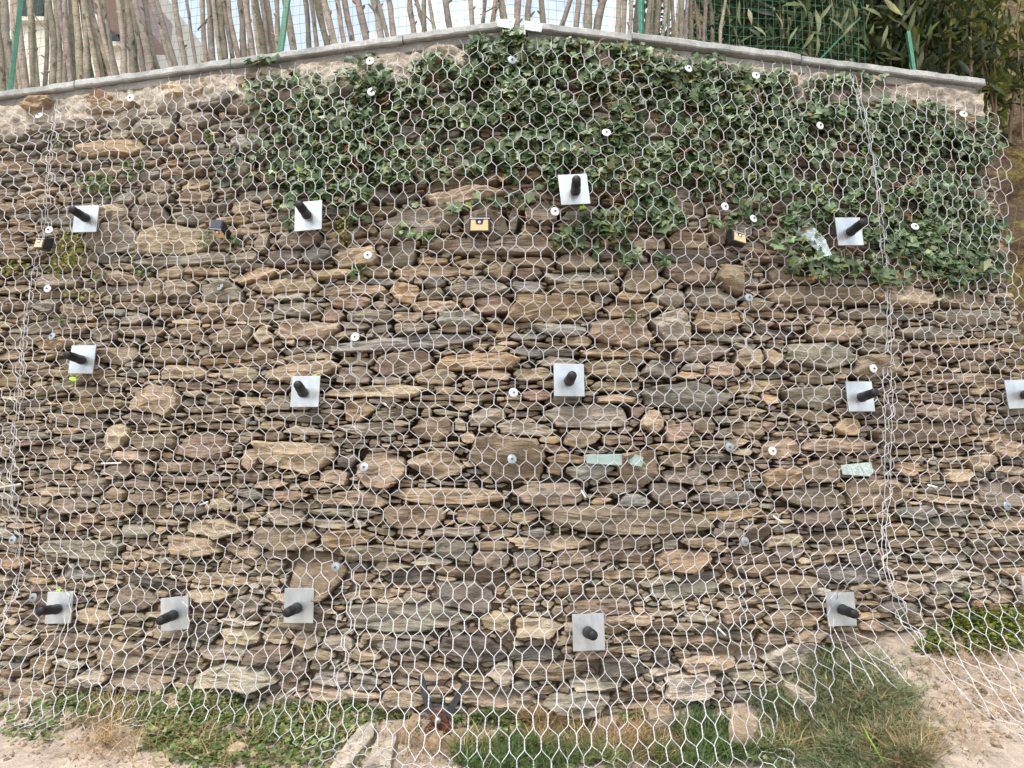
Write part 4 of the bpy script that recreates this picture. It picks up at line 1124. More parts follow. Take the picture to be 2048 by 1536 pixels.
tuft(1935, 1190, 8, 9, 20, .018, GR, 'tiny green sprig low on the right wall')
tuft(1800, 1232, 7, 8, 16, .016, GR, 'tiny green sprig right of the right netting seam, low')
tuft(160, 590, 44, 12, 40, .017, YG + [(.35, .16, .05)], 'thin orange-tinged sprig beneath the tuft, far left')
tuft(118, 640, 10, 6, 12, .016, GR, 'speck of green moss above the middle left plate')

# ------------------------------------------------------------------ ground vegetation
def gscatter(regs):
    out = []
    for cx, cy, rx, ry, n in regs:
        r = np.sqrt(RNG.uniform(0, 1, n)) * (1 + .15 * RNG.standard_normal(n)); a = RNG.uniform(0, 6.28, n)
        px = cx + rx * r * np.cos(a); py = np.minimum(cy + ry * r * np.sin(a), 1700)
        x, y, z = on_ground(px, py)
        y = np.minimum(y, wall_y(x) - 0.02)
        out.append(np.stack([x, y, ground_z(x, y)], -1))
    return np.concatenate(out)
def clover(name, regs, sz, cols, lab, lift=0.035):
    P = gscatter(regs)
    cl = n2(P[:, 0], P[:, 1], 9, 3, 2.0)
    P = P[cl > -0.35 + .3 * RNG.standard_normal(len(P))]
    n = len(P)
    P[:, 2] += RNG.uniform(0.004, lift, n) * (1 + .5 * n2(P[:, 0], P[:, 1], 5, 2, 3.0))
    cs = np.array(cols)[RNG.integers(0, len(cols), n)] * RNG.lognormal(0, .3, (n, 1))
    V, Fa, Cc = leaves(IVY_V, IVY_F, P, RNG.uniform(.6, 1.4, n) * sz, RNG.uniform(-3, 3, n), RNG.normal(-1.15, .4, n), RNG.uniform(-1, 1, n), cs)
    o = link(name, mesh_np(name, V.reshape(-1, 3), Fa, M['leaf'], False, Cc)); tag(o, lab, 'ground cover', kind='stuff')
clover('clover', [(300, 1415, 150, 45, 2100), (440, 1450, 170, 55, 2400), (620, 1450, 130, 50, 1900), (560, 1420, 120, 30, 700), (750, 1408, 60, 18, 700), (790, 1420, 40, 14, 300), (200, 1400, 90, 24, 500), (160, 1390, 60, 20, 220), (60, 1450, 70, 40, 420), (130, 1430, 60, 30, 260),
                  (965, 1425, 60, 40, 900), (990, 1395, 40, 16, 260), (1130, 1440, 70, 30, 500), (1220, 1430, 50, 25, 220), (1010, 1480, 70, 40, 600), (520, 1510, 200, 40, 1100), (1060, 1520, 160, 30, 500), (1545, 1510, 50, 40, 260), (1260, 1445, 30, 16, 90), (390, 1500, 120, 30, 300)],
       .021, [(.09, .17, .04), (.13, .21, .06), (.07, .125, .035), (.20, .22, .09), (.15, .19, .07), (.28, .25, .13)], 'low green clover and weeds along the foot of the left and middle wall')
clover('bank_weeds', [(1960, 1275, 95, 32, 2200), (1890, 1300, 60, 18, 600), (2040, 1270, 60, 40, 700), (1940, 1300, 80, 22, 500)], .019, [(.16, .19, .03), (.08, .14, .03), (.24, .22, .04), (.05, .10, .03)], 'yellow-green weeds on the bank by the right end of the wall', .06)
def grass(name, regs, L, wdt, cols, lab, lean=.5, seg=4, dirx=0.0):
    P = gscatter(regs)
    cl = n2(P[:, 0], P[:, 1], 7, 3, 12.0)
    P = P[cl > -0.4 + .3 * RNG.standard_normal(len(P))]
    n = len(P)
    le = RNG.uniform(.5, 1.3, n) * L * (1 + .4 * n2(P[:, 0], P[:, 1], 6, 2, 5.0))
    a = RNG.uniform(0, 6.28, n); ln = np.abs(RNG.normal(lean, .3, n))
    d = np.stack([np.cos(a) * ln + dirx, np.sin(a) * ln - .25, np.ones(n)], -1); d /= np.linalg.norm(d, axis=1)[:, None]
    bend = np.stack([np.cos(a), np.sin(a) - .3, -np.ones(n) * RNG.uniform(.3, 1.1, n)], -1)
    t = np.linspace(0, 1, seg)
    C = P[:, None] + le[:, None, None] * (d[:, None] * t[None, :, None] + .42 * bend[:, None] * (t ** 2)[None, :, None])
    C[..., 2] = np.maximum(C[..., 2], ground_z(C[..., 0], C[..., 1]) + .003)
    sidev = np.stack([-np.sin(a + RNG.normal(0, .6, n)), np.cos(a), np.zeros(n)], -1)
    wv = wdt * RNG.uniform(.6, 1.3, n)[:, None] * np.array([1, .85, .6, .08])[None, :seg]
    Lf = C + sidev[:, None] * wv[..., None]; Rt = C - sidev[:, None] * wv[..., None]
    V = np.stack([Lf, Rt], 2).reshape(-1, 3)
    idx = np.arange(n * seg * 2).reshape(n, seg, 2)
    Q = np.stack([idx[:, :-1, 0], idx[:, :-1, 1], idx[:, 1:, 1], idx[:, 1:, 0]], -1).reshape(-1, 4)
    cs = np.array(cols)[RNG.integers(0, len(cols), n)] * RNG.lognormal(0, .28, (n, 1))
    o = link(name, mesh_np(name, V, Q, M['leaf'], True, np.repeat(cs, seg * 2, 0))); tag(o, lab, 'grass', kind='stuff')
grass('grass_tussock', [(1690, 1400, 150, 90, 6000), (1620, 1470, 120, 60, 2800), (1760, 1480, 110, 60, 2400), (1650, 1330, 40, 30, 800), (1530, 1390, 40, 30, 700), (1700, 1540, 150, 40, 2200)],
      .075, .0023, [(.18, .22, .12), (.25, .27, .18), (.13, .19, .07), (.30, .29, .18), (.36, .31, .19), (.11, .17, .07), (.16, .22, .09)], 'thick grey-green grass tussock against the lower right wall', .8)
grass('green_grass', [(1390, 1490, 85, 55, 1700), (1110, 1510, 110, 40, 1000), (985, 1520, 70, 35, 500), (1290, 1520, 90, 30, 600), (1500, 1500, 60, 40, 500), (930, 1510, 30, 30, 260), (1560, 1450, 40, 60, 600), (1000, 1420, 50, 30, 500)],
      .10, .0026, [(.07, .14, .03), (.10, .17, .05), (.14, .18, .07), (.06, .11, .04)], 'green grass blades below the middle of the wall', .45)
grass('dry_grass', [(1082, 1440, 34, 70, 900), (1215, 1490, 90, 40, 700), (1300, 1440, 22, 50, 380), (215, 1455, 30, 50, 420), (940, 1505, 40, 20, 120), (880, 1500, 80, 25, 160), (820, 1480, 30, 20, 60), (330, 1440, 200, 40, 260), (600, 1460, 140, 40, 220), (1560, 1480, 80, 40, 300), (1680, 1430, 140, 70, 260), (300, 1505, 160, 30, 160), (470, 1520, 140, 25, 120), (1120, 1400, 50, 30, 150), (1300, 1500, 80, 40, 600), (1800, 1500, 80, 60, 500), (180, 1500, 140, 40, 90), (1930, 1330, 90, 40, 240), (1950, 1450, 110, 70, 240), (1000, 1370, 30, 30, 60)],
        .13, .0016, [(.42, .29, .14), (.36, .24, .12), (.48, .36, .20), (.30, .19, .10)], 'dry straw-coloured grass stalks scattered along the ground', .6)

# pebbles and grit, too many to count
P = gscatter([(300, 1500, 320, 45, 420), (1950, 1420, 130, 110, 520), (900, 1490, 140, 50, 520), (1250, 1480, 200, 60, 240), (100, 1440, 140, 60, 220), (560, 1530, 220, 20, 160), (1400, 1440, 100, 30, 90)])
n = len(P)
ico = np.array([(0, 0, 1), (.9, 0, .3), (.28, .85, .3), (-.72, .53, .3), (-.72, -.53, .3), (.28, -.85, .3), (.72, .53, -.4), (-.28, .85, -.4), (-.9, 0, -.4), (-.28, -.85, -.4), (.72, -.53, -.4), (0, 0, -.9)])
icf = np.array([[0, 1, 2], [0, 2, 3], [0, 3, 4], [0, 4, 5], [0, 5, 1], [1, 6, 2], [2, 6, 7], [2, 7, 3], [3, 7, 8], [3, 8, 4], [4, 8, 9], [4, 9, 5], [5, 9, 10], [5, 10, 1], [1, 10, 6], [6, 11, 7], [7, 11, 8], [8, 11, 9], [9, 11, 10], [10, 11, 6]])
sz = RNG.lognormal(math.log(.006), .6, n).clip(.002, .022)
Vp = ico[None] * sz[:, None, None] * RNG.uniform(.6, 1.3, (n, 1, 3)) * (1 + .2 * RNG.standard_normal((n, 12, 1))) + P[:, None]
cs = np.array([.34, .28, .21]) * RNG.lognormal(0, .3, (n, 1))
o = link('pebbles', mesh_np('pebbles', Vp.reshape(-1, 3), (icf[None] + (np.arange(n) * 12)[:, None, None]).reshape(-1, 3), M['stone'], False, np.repeat(cs, 12, 0), np.repeat(RNG.uniform(0, 40, n), 12)))
tag(o, 'scattered pebbles and grit on the bare soil', 'pebbles', kind='stuff')

# ------------------------------------------------------------------ loose stones on the ground
def loose(pts, th, key, lab, rise=0.0):
    """outline in photo pixels on the ground -> real slab of thickness th"""
    q = np.array(pts, float)
    x, y, z = on_ground(q[:, 0], q[:, 1])
    y = np.minimum(y, wall_y(x) - 0.03)
    # densify
    n0 = len(x); X_, Y_ = [], []
    for i in range(n0):
        for t in (0, .33, .66):
            X_.append(x[i] + (x[(i + 1) % n0] - x[i]) * t); Y_.append(y[i] + (y[(i + 1) % n0] - y[i]) * t)
    X_, Y_ = np.array(X_), np.array(Y_)
    c = np.array([X_.mean(), Y_.mean()]); c3 = np.array([c[0], c[1], float(ground_z(c[0], c[1]))])
    n = len(X_); V = []
    for fr, hz in ((1.0, -.4), (1.02, .25), (1.0, .85), (.95, 1.0), (.6, 1.04), (.25, 1.0)):
        for i in range(n):
            px_, py_ = c[0] + (X_[i] - c[0]) * fr, c[1] + (Y_[i] - c[1]) * fr
            V.append((px_ - c[0], py_ - c[1], hz * th + rise * (py_ - c[1])))
    V.append((0, 0, th * 1.02)); V = np.array(V)
    V += .05 * th * RNG.standard_normal(V.shape) + (.004 * vnoise(V * 30 + RNG.uniform(0, 50)))[:, None]
    idx = np.arange(6 * n).reshape(6, n)
    Q = np.stack([idx[:-1], np.roll(idx, -1, 1)[:-1], np.roll(idx, -1, 1)[1:], idx[1:]], -1).reshape(-1, 4)
    Ft = np.stack([idx[-1], np.roll(idx[-1], -1), np.full(n, 6 * n)], -1)
    o = link('loose_stone', mesh_np('loose_stone', V, Q, M['stone'], True, np.array(CLR[key]) * 0.95, random.uniform(0, 40), [Ft], R_(35)), None, c3)
    tag(o, lab, 'stone', 'loose stones lying on the ground')
loose([(660, 1552), (672, 1528), (700, 1492), (716, 1474), (738, 1462), (750, 1470), (744, 1492), (722, 1515), (700, 1545), (685, 1560)], .036, 'L', 'pale flat slab lying at a slant on the clover, left of the upright one')
loose([(726, 1560), (740, 1530), (752, 1498), (768, 1478), (786, 1470), (794, 1484), (788, 1515), (780, 1550)], .038, 'L', 'pale flat slab pointing at the wall, right of its twin')
loose([(815, 1462), (826, 1440), (842, 1436), (840, 1458), (826, 1474)], .035, 'O', 'orange-brown stone left of the rusty tongs')
loose([(856, 1490), (868, 1476), (885, 1480), (882, 1500), (858, 1505)], .02, 'T', 'tan stone under the jaws of the rusty tongs')
loose([(905, 1470), (928, 1468), (925, 1488), (902, 1490)], .02, 'T', 'small tan stone right of the rusty tongs')
loose([(1458, 1510), (1465, 1455), (1478, 1440), (1518, 1465), (1512, 1500)], .07, 'T', 'upright tan stone at the left of the grey-green tussock')
loose([(1568, 1398), (1580, 1385), (1612, 1402), (1635, 1425), (1610, 1428), (1572, 1408)], .06, 'L', 'pale pointed stone lying in the grey-green grass')
loose([(1185, 1470), (1215, 1440), (1240, 1450), (1232, 1470), (1200, 1480)], .05, 'T', 'half-buried tan stone below the right of centre wall')
loose([(1290, 1445), (1310, 1415), (1340, 1425), (1345, 1470), (1300, 1478)], .08, 'T', 'tan block at the wall foot left of the green grass')
loose([(332, 1425), (338, 1408), (352, 1405), (356, 1425), (345, 1440)], .04, 'T', 'small tan stone standing among the clover')
loose([(450, 1512), (475, 1500), (492, 1508), (485, 1522), (455, 1524)], .03, 'Y', 'small yellowish stone on the soil, lower left')
loose([(118, 1450), (135, 1438), (155, 1448), (140, 1462), (120, 1462)], .03, 'T', 'small flat stone on the soil at lower far left')
loose([(30, 1430), (45, 1415), (60, 1425), (52, 1440), (34, 1442)], .035, 'T', 'rounded tan stone at the far left foot of the wall')
loose([(1820, 1325), (1835, 1318), (1866, 1322), (1858, 1332), (1824, 1335)], .025, 'L', 'pale thin stone on the soil bank, lower right')
loose([(305, 1530), (318, 1516), (340, 1520), (335, 1536), (312, 1540)], .025, 'Y', 'tiny pale stone at the bottom edge, left')
loose([(82, 1372), (100, 1355), (118, 1372), (110, 1398), (86, 1400)], .06, 'T', 'tan block at the wall foot, far left')

# ------------------------------------------------------------------ rusty tongs
Cx, Cy, Cz = (float(v) for v in on_ground(np.array(872.0), np.array(1452.0)))
def G3(px, py, yy):
    dx, dy, dz = ray(px, py); t = (yy + D) / dy
    return Vector((float(dx * t), float(yy), float(ZC + dz * t)))
yy = min(Cy, float(wall_y(Cx)) - 0.16)
tg = thing('tongs', 'rusty crossed iron tongs with dark handles leaning at the wall foot', 'tongs', (0, 0, 0))
def bar(name, pts, w, th, mat, parent):
    P = [G3(a, b, c) for a, b, c in pts]
    V = []
    for i, p in enumerate(P):
        d = (P[min(i + 1, len(P) - 1)] - P[max(i - 1, 0)]).normalized()
        s = d.cross(Vector((0, 1, 0))).normalized()
        ww = w[i] if hasattr(w, '__len__') else w
        for a, b in ((-1, -1), (1, -1), (1, 1), (-1, 1)):
            V.append(p + s * ww * a / 2 + Vector((0, th * b / 2, 0)))
    k = len(P); idx = np.arange(4 * k).reshape(k, 4)
    Q = np.stack([idx[:-1], np.roll(idx, -1, 1)[:-1], np.roll(idx, -1, 1)[1:], idx[1:]], -1).reshape(-1, 4)
    Q = np.concatenate([Q, [idx[0][::-1], idx[-1]]])
    o = link(name, mesh_np(name, np.array([list(v) for v in V]), Q, mat), parent); bevel_obj(o, .002)
    return o
bar('handle', [(841, 1350, yy + .05), (852, 1395, yy + .02), (862, 1425, yy)], [.026, .034, .036], .012, M['iron'], tg)
bar('handle', [(931, 1368, yy + .05), (912, 1400, yy + .025), (893, 1432, yy)], [.024, .030, .036], .012, M['iron'], tg)
bar('jaw', [(862, 1426, yy - .004), (882, 1442, yy - .012), (893, 1460, yy - .01), (897, 1478, yy), (904, 1492, yy)], [.045, .065, .055, .042, .028], .014, M['rust'], tg)
bar('jaw', [(893, 1433, yy + .004), (874, 1446, yy + .006), (856, 1463, yy + .01), (846, 1482, yy + .01)], [.045, .06, .045, .03], .014, M['rust'], tg)
p = G3(876, 1440, yy - .028)
V, Q = lathe_vf([(0, 0), (.014, 0), (.016, .004), (.013, .012), (0, .014)], 12)
o = to_mesh_obj('pivot_bolt', V, Q, M['steel'], tg, True); o.location = p; o.rotation_euler = (math.pi / 2, 0, 0)
# fresh green stalk
A = np.array([float(v) for v in on_ground(np.array(1778.0), np.array(1545.0))])
V, Q = tubes(np.array([[A, A + (-.015, .03, .05), A + (-.04, .06, .11), A + (-.055, .08, .16)]]) - A, np.array([[.004, .004, .0035, .001]]), 6)
o = link('green_stalk', mesh_np('green_stalk', V, Q, M['leaf'], True, np.full((len(V), 3), (.25, .5, .06))), None, A); tag(o, 'single bright green stalk in the grass at the bottom right', 'plant')

# ------------------------------------------------------------------ brushwood fence behind the coping
POLES = [(5, -10, 20), (30, 5, 22), (55, 30, 18), (75, 58, 16), (90, 95, 10), (108, 100, 18), (120, 112, 16), (140, 130, 14), (152, 140, 20), (163, 150, 18), (178, 165, 16), (185, 160, 14), (205, 175, 14), (215, 180, 16), (230, 190, 14), (238, 200, 12),
 (250, 238, 16), (268, 255, 20), (303, 270, 18), (318, 285, 14), (345, 300, 12), (355, 310, 14), (370, 350, 16), (395, 370, 9), (412, 405, 14), (428, 415, 16), (450, 438, 22), (478, 455, 14), (490, 480, 18), (505, 495, 16), (520, 505, 12),
 (528, 512, 18), (550, 530, 18), (560, 550, 14), (590, 570, 20), (620, 610, 14), (632, 622, 12), (655, 635, 20), (670, 648, 18), (690, 672, 14), (705, 690, 16), (732, 715, 22), (765, 745, 20), (775, 755, 12), (790, 775, 16), (830, 820, 14), (855, 830, 12), (845, 850, 14), (870, 860, 10), (900, 892, 18), (942, 938, 14), (966, 968, 12), (985, 990, 14), (1008, 1000, 20),
 (1035, 1038, 18), (1057, 1060, 16), (1087, 1082, 16), (1120, 1140, 16), (1150, 1156, 16), (1175, 1180, 26), (1190, 1210, 22), (1232, 1240, 16), (1245, 1250, 14), (1258, 1262, 12), (1272, 1275, 14), (1293, 1298, 14), (1312, 1318, 18), (1325, 1330, 12), (1345, 1345, 12), (1360, 1365, 14), (1372, 1375, 10), (1385, 1380, 14), (1400, 1390, 14),
 (-20, -40, 20), (-50, -60, 18), (15, -2, 14), (42, 22, 12), (66, 62, 12), (130, 122, 12), (196, 170, 12), (222, 176, 10), (275, 246, 12), (290, 262, 14), (440, 428, 12), (465, 448, 12), (498, 488, 10), (540, 522, 12), (1300, 1306, 10), (1335, 1338, 10), (1352, 1358, 10), (1410, 1412, 10), (1425, 1420, 10), (1440, 1450, 8)]
fence = thing('brushwood_fence', 'fence of upright brown wooden branches behind the left and middle coping', 'fence', (0, 0, ZTOP))
def cop_py(px): return float(np.interp(px, [-100, 0, 1015, 1985], [200, 186, 42, 168]))
for i, (b, t, w) in enumerate(POLES):
    dd = random.uniform(0.26, 0.42)
    A = W3(b, cop_py(b) + 6, -dd); T = W3(t, -4, -dd)
    dv = (T - A)
    A = A - dv.normalized() * 0.10
    dep_ = A.y + D
    rad = w / 2 * dep_ / F * 0.76
    Ltot = dv.length * 1.0 + 0.10 + random.uniform(.5, 1.0)
    dn = dv.normalized()
    k = 12
    s = np.linspace(0, 1, k)
    C = np.array(A)[None] + np.outer(s * Ltot, np.array(dn))
    ph, amp = random.uniform(0, 6), random.uniform(.002, .010)
    C[:, 0] += amp * np.sin(s * Ltot * random.uniform(4, 9) + ph) + RNG.normal(0, .0012, k)
    C[:, 1] += amp * np.cos(s * Ltot * 5 + ph)
    rd = rad * (1.06 - .22 * s) * (1 + .05 * RNG.standard_normal(k))
    V, Q = tubes(C[None], rd[None], 9)
    V += .0016 * RNG.standard_normal(V.shape)
    cc = np.array([.32, .265, .215]) * random.uniform(.65, 1.25) * np.array([1, random.uniform(.94, 1.03), random.uniform(.88, 1.05)])
    parts = [(V, Q)]
    for _ in range(random.randint(1, 4)):      # knots and snapped side shoots
        sp_ = random.uniform(.03, .45); ctr = np.array(A) + np.array(dn) * sp_ * Ltot
        a = random.uniform(0, 6.28); L = random.uniform(.01, .035)
        d = np.array([math.cos(a), -abs(math.sin(a)) * .8, random.uniform(.4, 1.0)]); d /= np.linalg.norm(d)
        parts.append(tubes(np.array([[ctr, ctr + d * (rad + L * .5), ctr + d * (rad + L)]]), np.array([[rad * .5, rad * .4, rad * .25]]), 5))
    V, Q = merge(parts)
    o = link('pole', mesh_np('pole', V - np.array(A), Q, M['bark'], True, np.full((len(V), 3), cc)), fence, A - Vector((0, 0, ZTOP)))
for (b, t, yb, yt) in [(395, 440, 60, 10), (830, 868, 8, 50), (60, 100, 20, 70), (1000, 960, 8, 30)]:
    A = W3(b, yb, -.3); T = W3(t, yt, -.28)
    V, Q = tubes(np.array([[list(A), list(A.lerp(T, .5)), list(T)]]) - np.array(A), np.array([[.006, .005, .003]]), 6)
    link('twig', mesh_np('twig', V, Q, M['bark'], True, np.full((len(V), 3), (.25, .19, .14))), fence, A - Vector((0, 0, ZTOP)))

# ------------------------------------------------------------------ green wire fence
wf = thing('wire_fence', 'green coated wire mesh fence with posts standing on the coping', 'fence', (0, 0, ZTOP))
xw = np.arange(px_to_x(-200), px_to_x(1775), 0.052)
hgt = 1.15
fd = 0.10
yw = np.where(xw < 0, SLL, SLR) * np.abs(xw) + fd
nv = 8; tz = np.linspace(0, 1, nv)
C = np.stack([np.repeat(xw[:, None], nv, 1), np.repeat(yw[:, None], nv, 1), np.repeat((ZTOP - .03 + tz * hgt)[None], len(xw), 0)], -1)
C[..., 0] += .01 * n2(C[..., 0], C[..., 2], 3.0, 2, 2.0) + (C[..., 2] - ZTOP) * (0.045 * np.sin(C[..., 0] * 1.1))
C[..., 1] += .03 * n2(C[..., 0], C[..., 2], 1.5, 2, 6.0)
parts = [tubes(C, .0011, 4)]
zh = np.arange(0.02, hgt, 0.066)
xh = np.linspace(xw[0], xw[-1], 200)
yh = np.where(xh < 0, SLL, SLR) * np.abs(xh) + fd
C = np.stack([np.repeat(xh[None], len(zh), 0), np.repeat(yh[None], len(zh), 0), ZTOP - .02 + np.repeat(zh[:, None], 200, 1)], -1)
C[..., 2] += .010 * n2(C[..., 0], C[..., 2], 2.0, 2, 12.0)
C[..., 1] += .03 * n2(C[..., 0], C[..., 2], 1.5, 2, 6.0) - .002
parts.append(tubes(C, .0012, 4, ref=(0, 1, .3)))
V, Q = merge(parts); V[:, 2] -= ZTOP
link('wire_mesh', mesh_np('wire_mesh', V, Q, M['green'], True), wf)
for (b, t, yb, yt, w, L) in [(20, 42, 186, 0, .034, 1.25), (561, 575, 104, 0, .034, 1.25), (1283, 1282, 74, 0, .034, 1.25), (1829, 1820, 150, 92, .022, .33)]:
    A = W3(b, yb, -fd - .015); T = W3(t, yt, -fd - .015)
    d = (T - A).normalized()
    A2 = A - d * .08
    V, Q = box_vf(w, .028, L + .08, (0, 0, (L + .08) / 2))
    o = link('post', mesh_np('post', V, Q, M['green']), wf, A2 - Vector((0, 0, ZTOP)))
    o.rotation_euler = d.to_track_quat('Z', 'Y').to_euler(); bevel_obj(o, .003)
    o.rotation_euler = (Matrix(((1, 0, d.x / d.z), (0, 1, 0), (0, 0, 1)))).to_euler() if False else Vector((d.x, d.y, d.z)).to_track_quat('Z', 'X').to_euler()
A = W3(1640, 118, -fd - .03); T = W3(1700, 56, -fd - .05)
d = (T - A)
V, Q = box_vf(.03, .008, d.length * 1.4, (0, 0, d.length * .6))
o = link('brace', mesh_np('brace', V, Q, M['green']), wf, A - Vector((0, 0, ZTOP))); o.rotation_euler = d.to_track_quat('Z', 'Y').to_euler()

# ------------------------------------------------------------------ oleander shrubs
LV_, LF_ = lance(1.05, .16)
def shrub(cx, w, n, cols, lab, nst, dmin, dmax, hts=1.5, frontn=18, szr=(.13, .20), droop=()):
    base = W3(cx, cop_py(cx), -(dmin + dmax) / 2)
    root = thing('oleander_shrub', lab, 'shrub', (base.x, base.y, ZTOP - .1), 'leafy shrubs behind the right coping')
    o0 = np.array([base.x, base.y, ZTOP - .1])
    tips = []
    for i in range(nst):
        x0 = base.x + random.uniform(-.5, .5) * w; y0 = float(wall_y(x0)) + random.uniform(dmin, dmax)
        h = random.uniform(.7, 1.15) * hts; lx = random.gauss(0, .22); ly = random.gauss(-.05, .12)
        t = np.linspace(0, 1, 8)
        C = np.stack([x0 + lx * h * t + .02 * np.sin(t * 5 + i), y0 + ly * h * t, ZTOP - .12 + h * t], -1)
        V, Q = tubes((C - o0)[None], np.linspace(.012, .004, 8)[None] * random.uniform(.6, 1.4), 6)
        link('stem', mesh_np('stem', V, Q, M['bark'], True, np.full((len(V), 3), np.array((.27, .20, .12)) * random.uniform(.5, 1.2))), root)
        tips.append(C)
    tips = np.array(tips)
    si = RNG.integers(0, nst, n); tt = RNG.uniform(.12, 1, n) ** .7 * 6.99
    i0 = tt.astype(int); f = (tt - i0)[:, None]
    P = tips[si, i0] * (1 - f) + tips[si, i0 + 1] * f
    P = P + RNG.normal(0, 1, (n, 3)) * np.array([.09, .09, .07])
    P[:, 1] = np.maximum(P[:, 1], wall_y(P[:, 0]) + .0)
    P[:, 2] = np.maximum(P[:, 2], ZTOP + .02)
    cs = np.array(cols)[RNG.integers(0, len(cols), n)] * RNG.lognormal(0, .35, (n, 1))
    size = RNG.uniform(*szr, n)
    V, Fa, Cc = leaves(LV_, LF_, P - o0, size, RNG.uniform(-3.1, 3.1, n), RNG.normal(-.5, .6, n), RNG.normal(0, .9, n), cs)
    k = len(LV_)
    fr = np.argsort(P[:, 1] - wall_y(P[:, 0]) + 5 * (P[:, 2] > ZTOP + .6))[:frontn]
    Cr = Cc.reshape(n, k, 3)
    for i in fr:
        link('leaf', mesh_np('leaf', V[i] - (P[i] - o0), LF_, M['leaf'], True, Cr[i]), root, P[i] - o0)
    for (lx_, ly_, ls, rl) in droop:        # big pale leaves hanging through the fence
        q = W3(lx_, ly_, -random.uniform(.02, .08))
        Vd, Fd, Cd = leaves(LV_, LF_, np.zeros((1, 3)), np.array([ls]), np.array([random.gauss(0, .5)]), np.array([random.gauss(-.15, .25)]), np.array([rl]), np.array([LT[random.choice((0, 3, 3))]]) * random.uniform(.8, 1.2))
        link('leaf', mesh_np('leaf', Vd[0], LF_, M['leaf'], True, Cd), root, q - Vector(o0))
    mk = np.ones(n, bool); mk[fr] = False; m = mk.sum()
    o = link('foliage', mesh_np('foliage', V[mk].reshape(-1, 3), (LF_[None] + (np.arange(m) * k)[:, None, None]).reshape(-1, 3), M['leaf'], True, Cr[mk].reshape(-1, 3)), root)
    tag(o, kind='stuff')
DK = [(.028, .05, .016), (.042, .065, .02), (.018, .034, .013)]
LT = [(.16, .20, .09), (.10, .14, .05), (.05, .08, .03), (.22, .24, .12)]
OL = [(.10, .12, .02), (.06, .08, .02), (.16, .16, .03), (.04, .05, .02)]
shrub(1450, .55, 900, DK, 'dark leafy shrub behind the fence right of the branches', 8, .45, 1.0, frontn=30)
shrub(1600, .55, 900, DK + LT[:2], 'shrub with pale long leaves drooping over the wire fence', 9, .30, .85, frontn=40, droop=[(1606, 12, .16, -.4), (1560, 40, .15, -.2), (1545, 15, .14, .3), (1585, 70, .14, .5), (1520, 60, .13, -.6), (1478, 25, .17, .2), (1500, 30, .16, -.1)])
shrub(1730, .55, 1000, DK + LT, 'shrub with pale leaves and several bare stems right of the brace', 10, .25, .8, frontn=40, droop=[(1636, 40, .22, .05), (1650, 25, .16, .7), (1665, 20, .17, -.5), (1675, 48, .15, -.8), (1690, 35, .16, .4), (1710, 18, .17, 0), (1745, 22, .16, -.9), (1735, 10, .14, .6), (1658, 68, .14, -.5), (1618, 80, .15, .6), (1770, 70, .15, .3), (1636, 90, .16, .1), (1695, 60, .12, .8)])
shrub(1850, .6, 1100, DK + OL, 'olive-green shrub with a tall pale stem near the coping end', 10, .25, .9, frontn=40)
shrub(1925, .3, 700, OL, 'yellowish drooping shrub beyond the right end of the coping', 8, .5, 1.1, frontn=30)
shrub(1540, 1.6, 1900, DK, 'dark hedge filling the view behind the shrubs', 16, 1.1, 2.0, hts=2.4, frontn=30, szr=(.20, .32))
shrub(1770, 1.3, 2000, DK + OL[:2], 'dark hedge behind the yellowish shrub at the right', 16, 1.1, 2.0, hts=2.6, frontn=30, szr=(.20, .32))

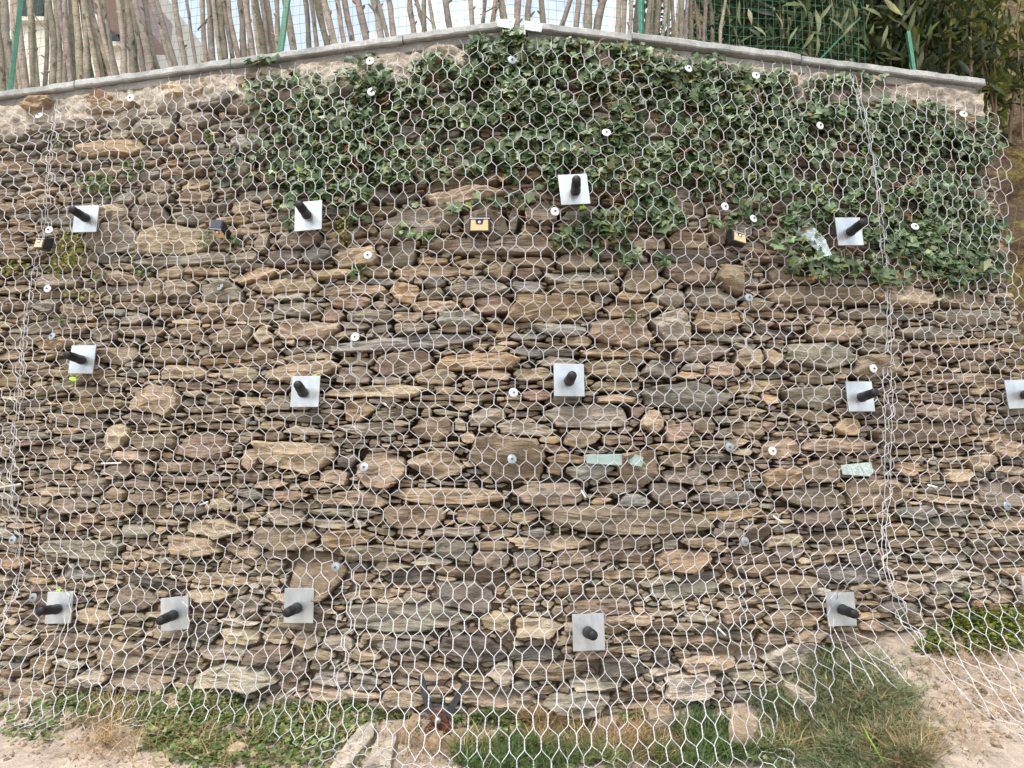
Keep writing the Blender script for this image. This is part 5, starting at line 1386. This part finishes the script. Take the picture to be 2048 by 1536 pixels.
# dry twigs on the mossy bank
tw = []
for _ in range(1500):
    x = random.uniform(2.9, 5.0); z = random.uniform(.2, 5.2)
    y = 1.05 + 0.62 * max(z - 0.2, 0) ** 0.9 - 0.15 * (x - 3) - .18 + random.uniform(-.1, .15)
    a = random.gauss(1.2, .7); L = random.uniform(.1, .5)
    d = np.array([math.cos(a), -.2, math.sin(a)]) * L
    p = np.array([x, y, z]); tw.append([p, p + d * .5 + RNG.normal(0, .02, 3), p + d])
tw = np.array(tw)
V, Q = tubes(tw, np.array([[.004, .003, .0015]]), 4)
cs = np.array([(.20, .13, .07), (.28, .22, .06), (.10, .06, .04), (.22, .22, .05)])[RNG.integers(0, 4, len(tw))]
o = link('bank_twigs', mesh_np('bank_twigs', V, Q, M['twig'], True, np.repeat(cs, 12, 0))); tag(o, 'tangle of dry brown twigs on the bank right of the wall', 'twigs', kind='stuff')

# ------------------------------------------------------------------ house far behind the branches, left
hy = 5.2
def H3(px, py, yy=hy):
    dx, dy, dz = ray(px, py); t = (yy + D) / dy
    return float(dx * t), float(ZC + dz * t)
hx1, _ = H3(262, 60); hx0, _ = H3(-420, 60)
zt_ = H3(100, -60)[1]
house = thing('house', 'cream rendered house seen through the branches at far left', 'house', (hx1, hy, ZTOP - .2))
b = np.array([hx1, hy, ZTOP - .2])
V, Q = box_vf(hx1 - hx0, 6, zt_ - ZTOP + .4, ((hx0 + hx1) / 2, hy + 3, (zt_ + ZTOP) / 2)); link('wall', mesh_np('wall', V - b, Q, M['house']), house)
for (xa, xb, ya, yb2) in [(56, 88, -50, 40), (214, 246, 28, 90)]:
    x0, z1 = H3(xa, ya); x1, z0 = H3(xb, yb2)
    V, Q = box_vf(x1 - x0, .08, z1 - z0, ((x0 + x1) / 2, hy - .02, (z0 + z1) / 2)); w_ = link('window', mesh_np('window', V - b, Q, M['pane']), house)
    V, Q = box_vf(x1 - x0 + .12, .10, .07, ((x0 + x1) / 2, hy - .03, z0 - .037)); link('sill', mesh_np('sill', V - b, Q, M['house']), w_)
x0, z0 = H3(190, 26, hy - .5); x1, z1 = H3(275, -40, hy - .5)
V, Q = box_vf(x1 - x0, 1.2, z1 - z0, ((x0 + x1) / 2, hy - .2, (z0 + z1) / 2)); link('eave', mesh_np('eave', V - b, Q, M['eave']), house)
print('objects', len(bpy.data.objects), 'tris', sum(len(m.loops) - 2 * len(m.polygons) for m in bpy.data.meshes))
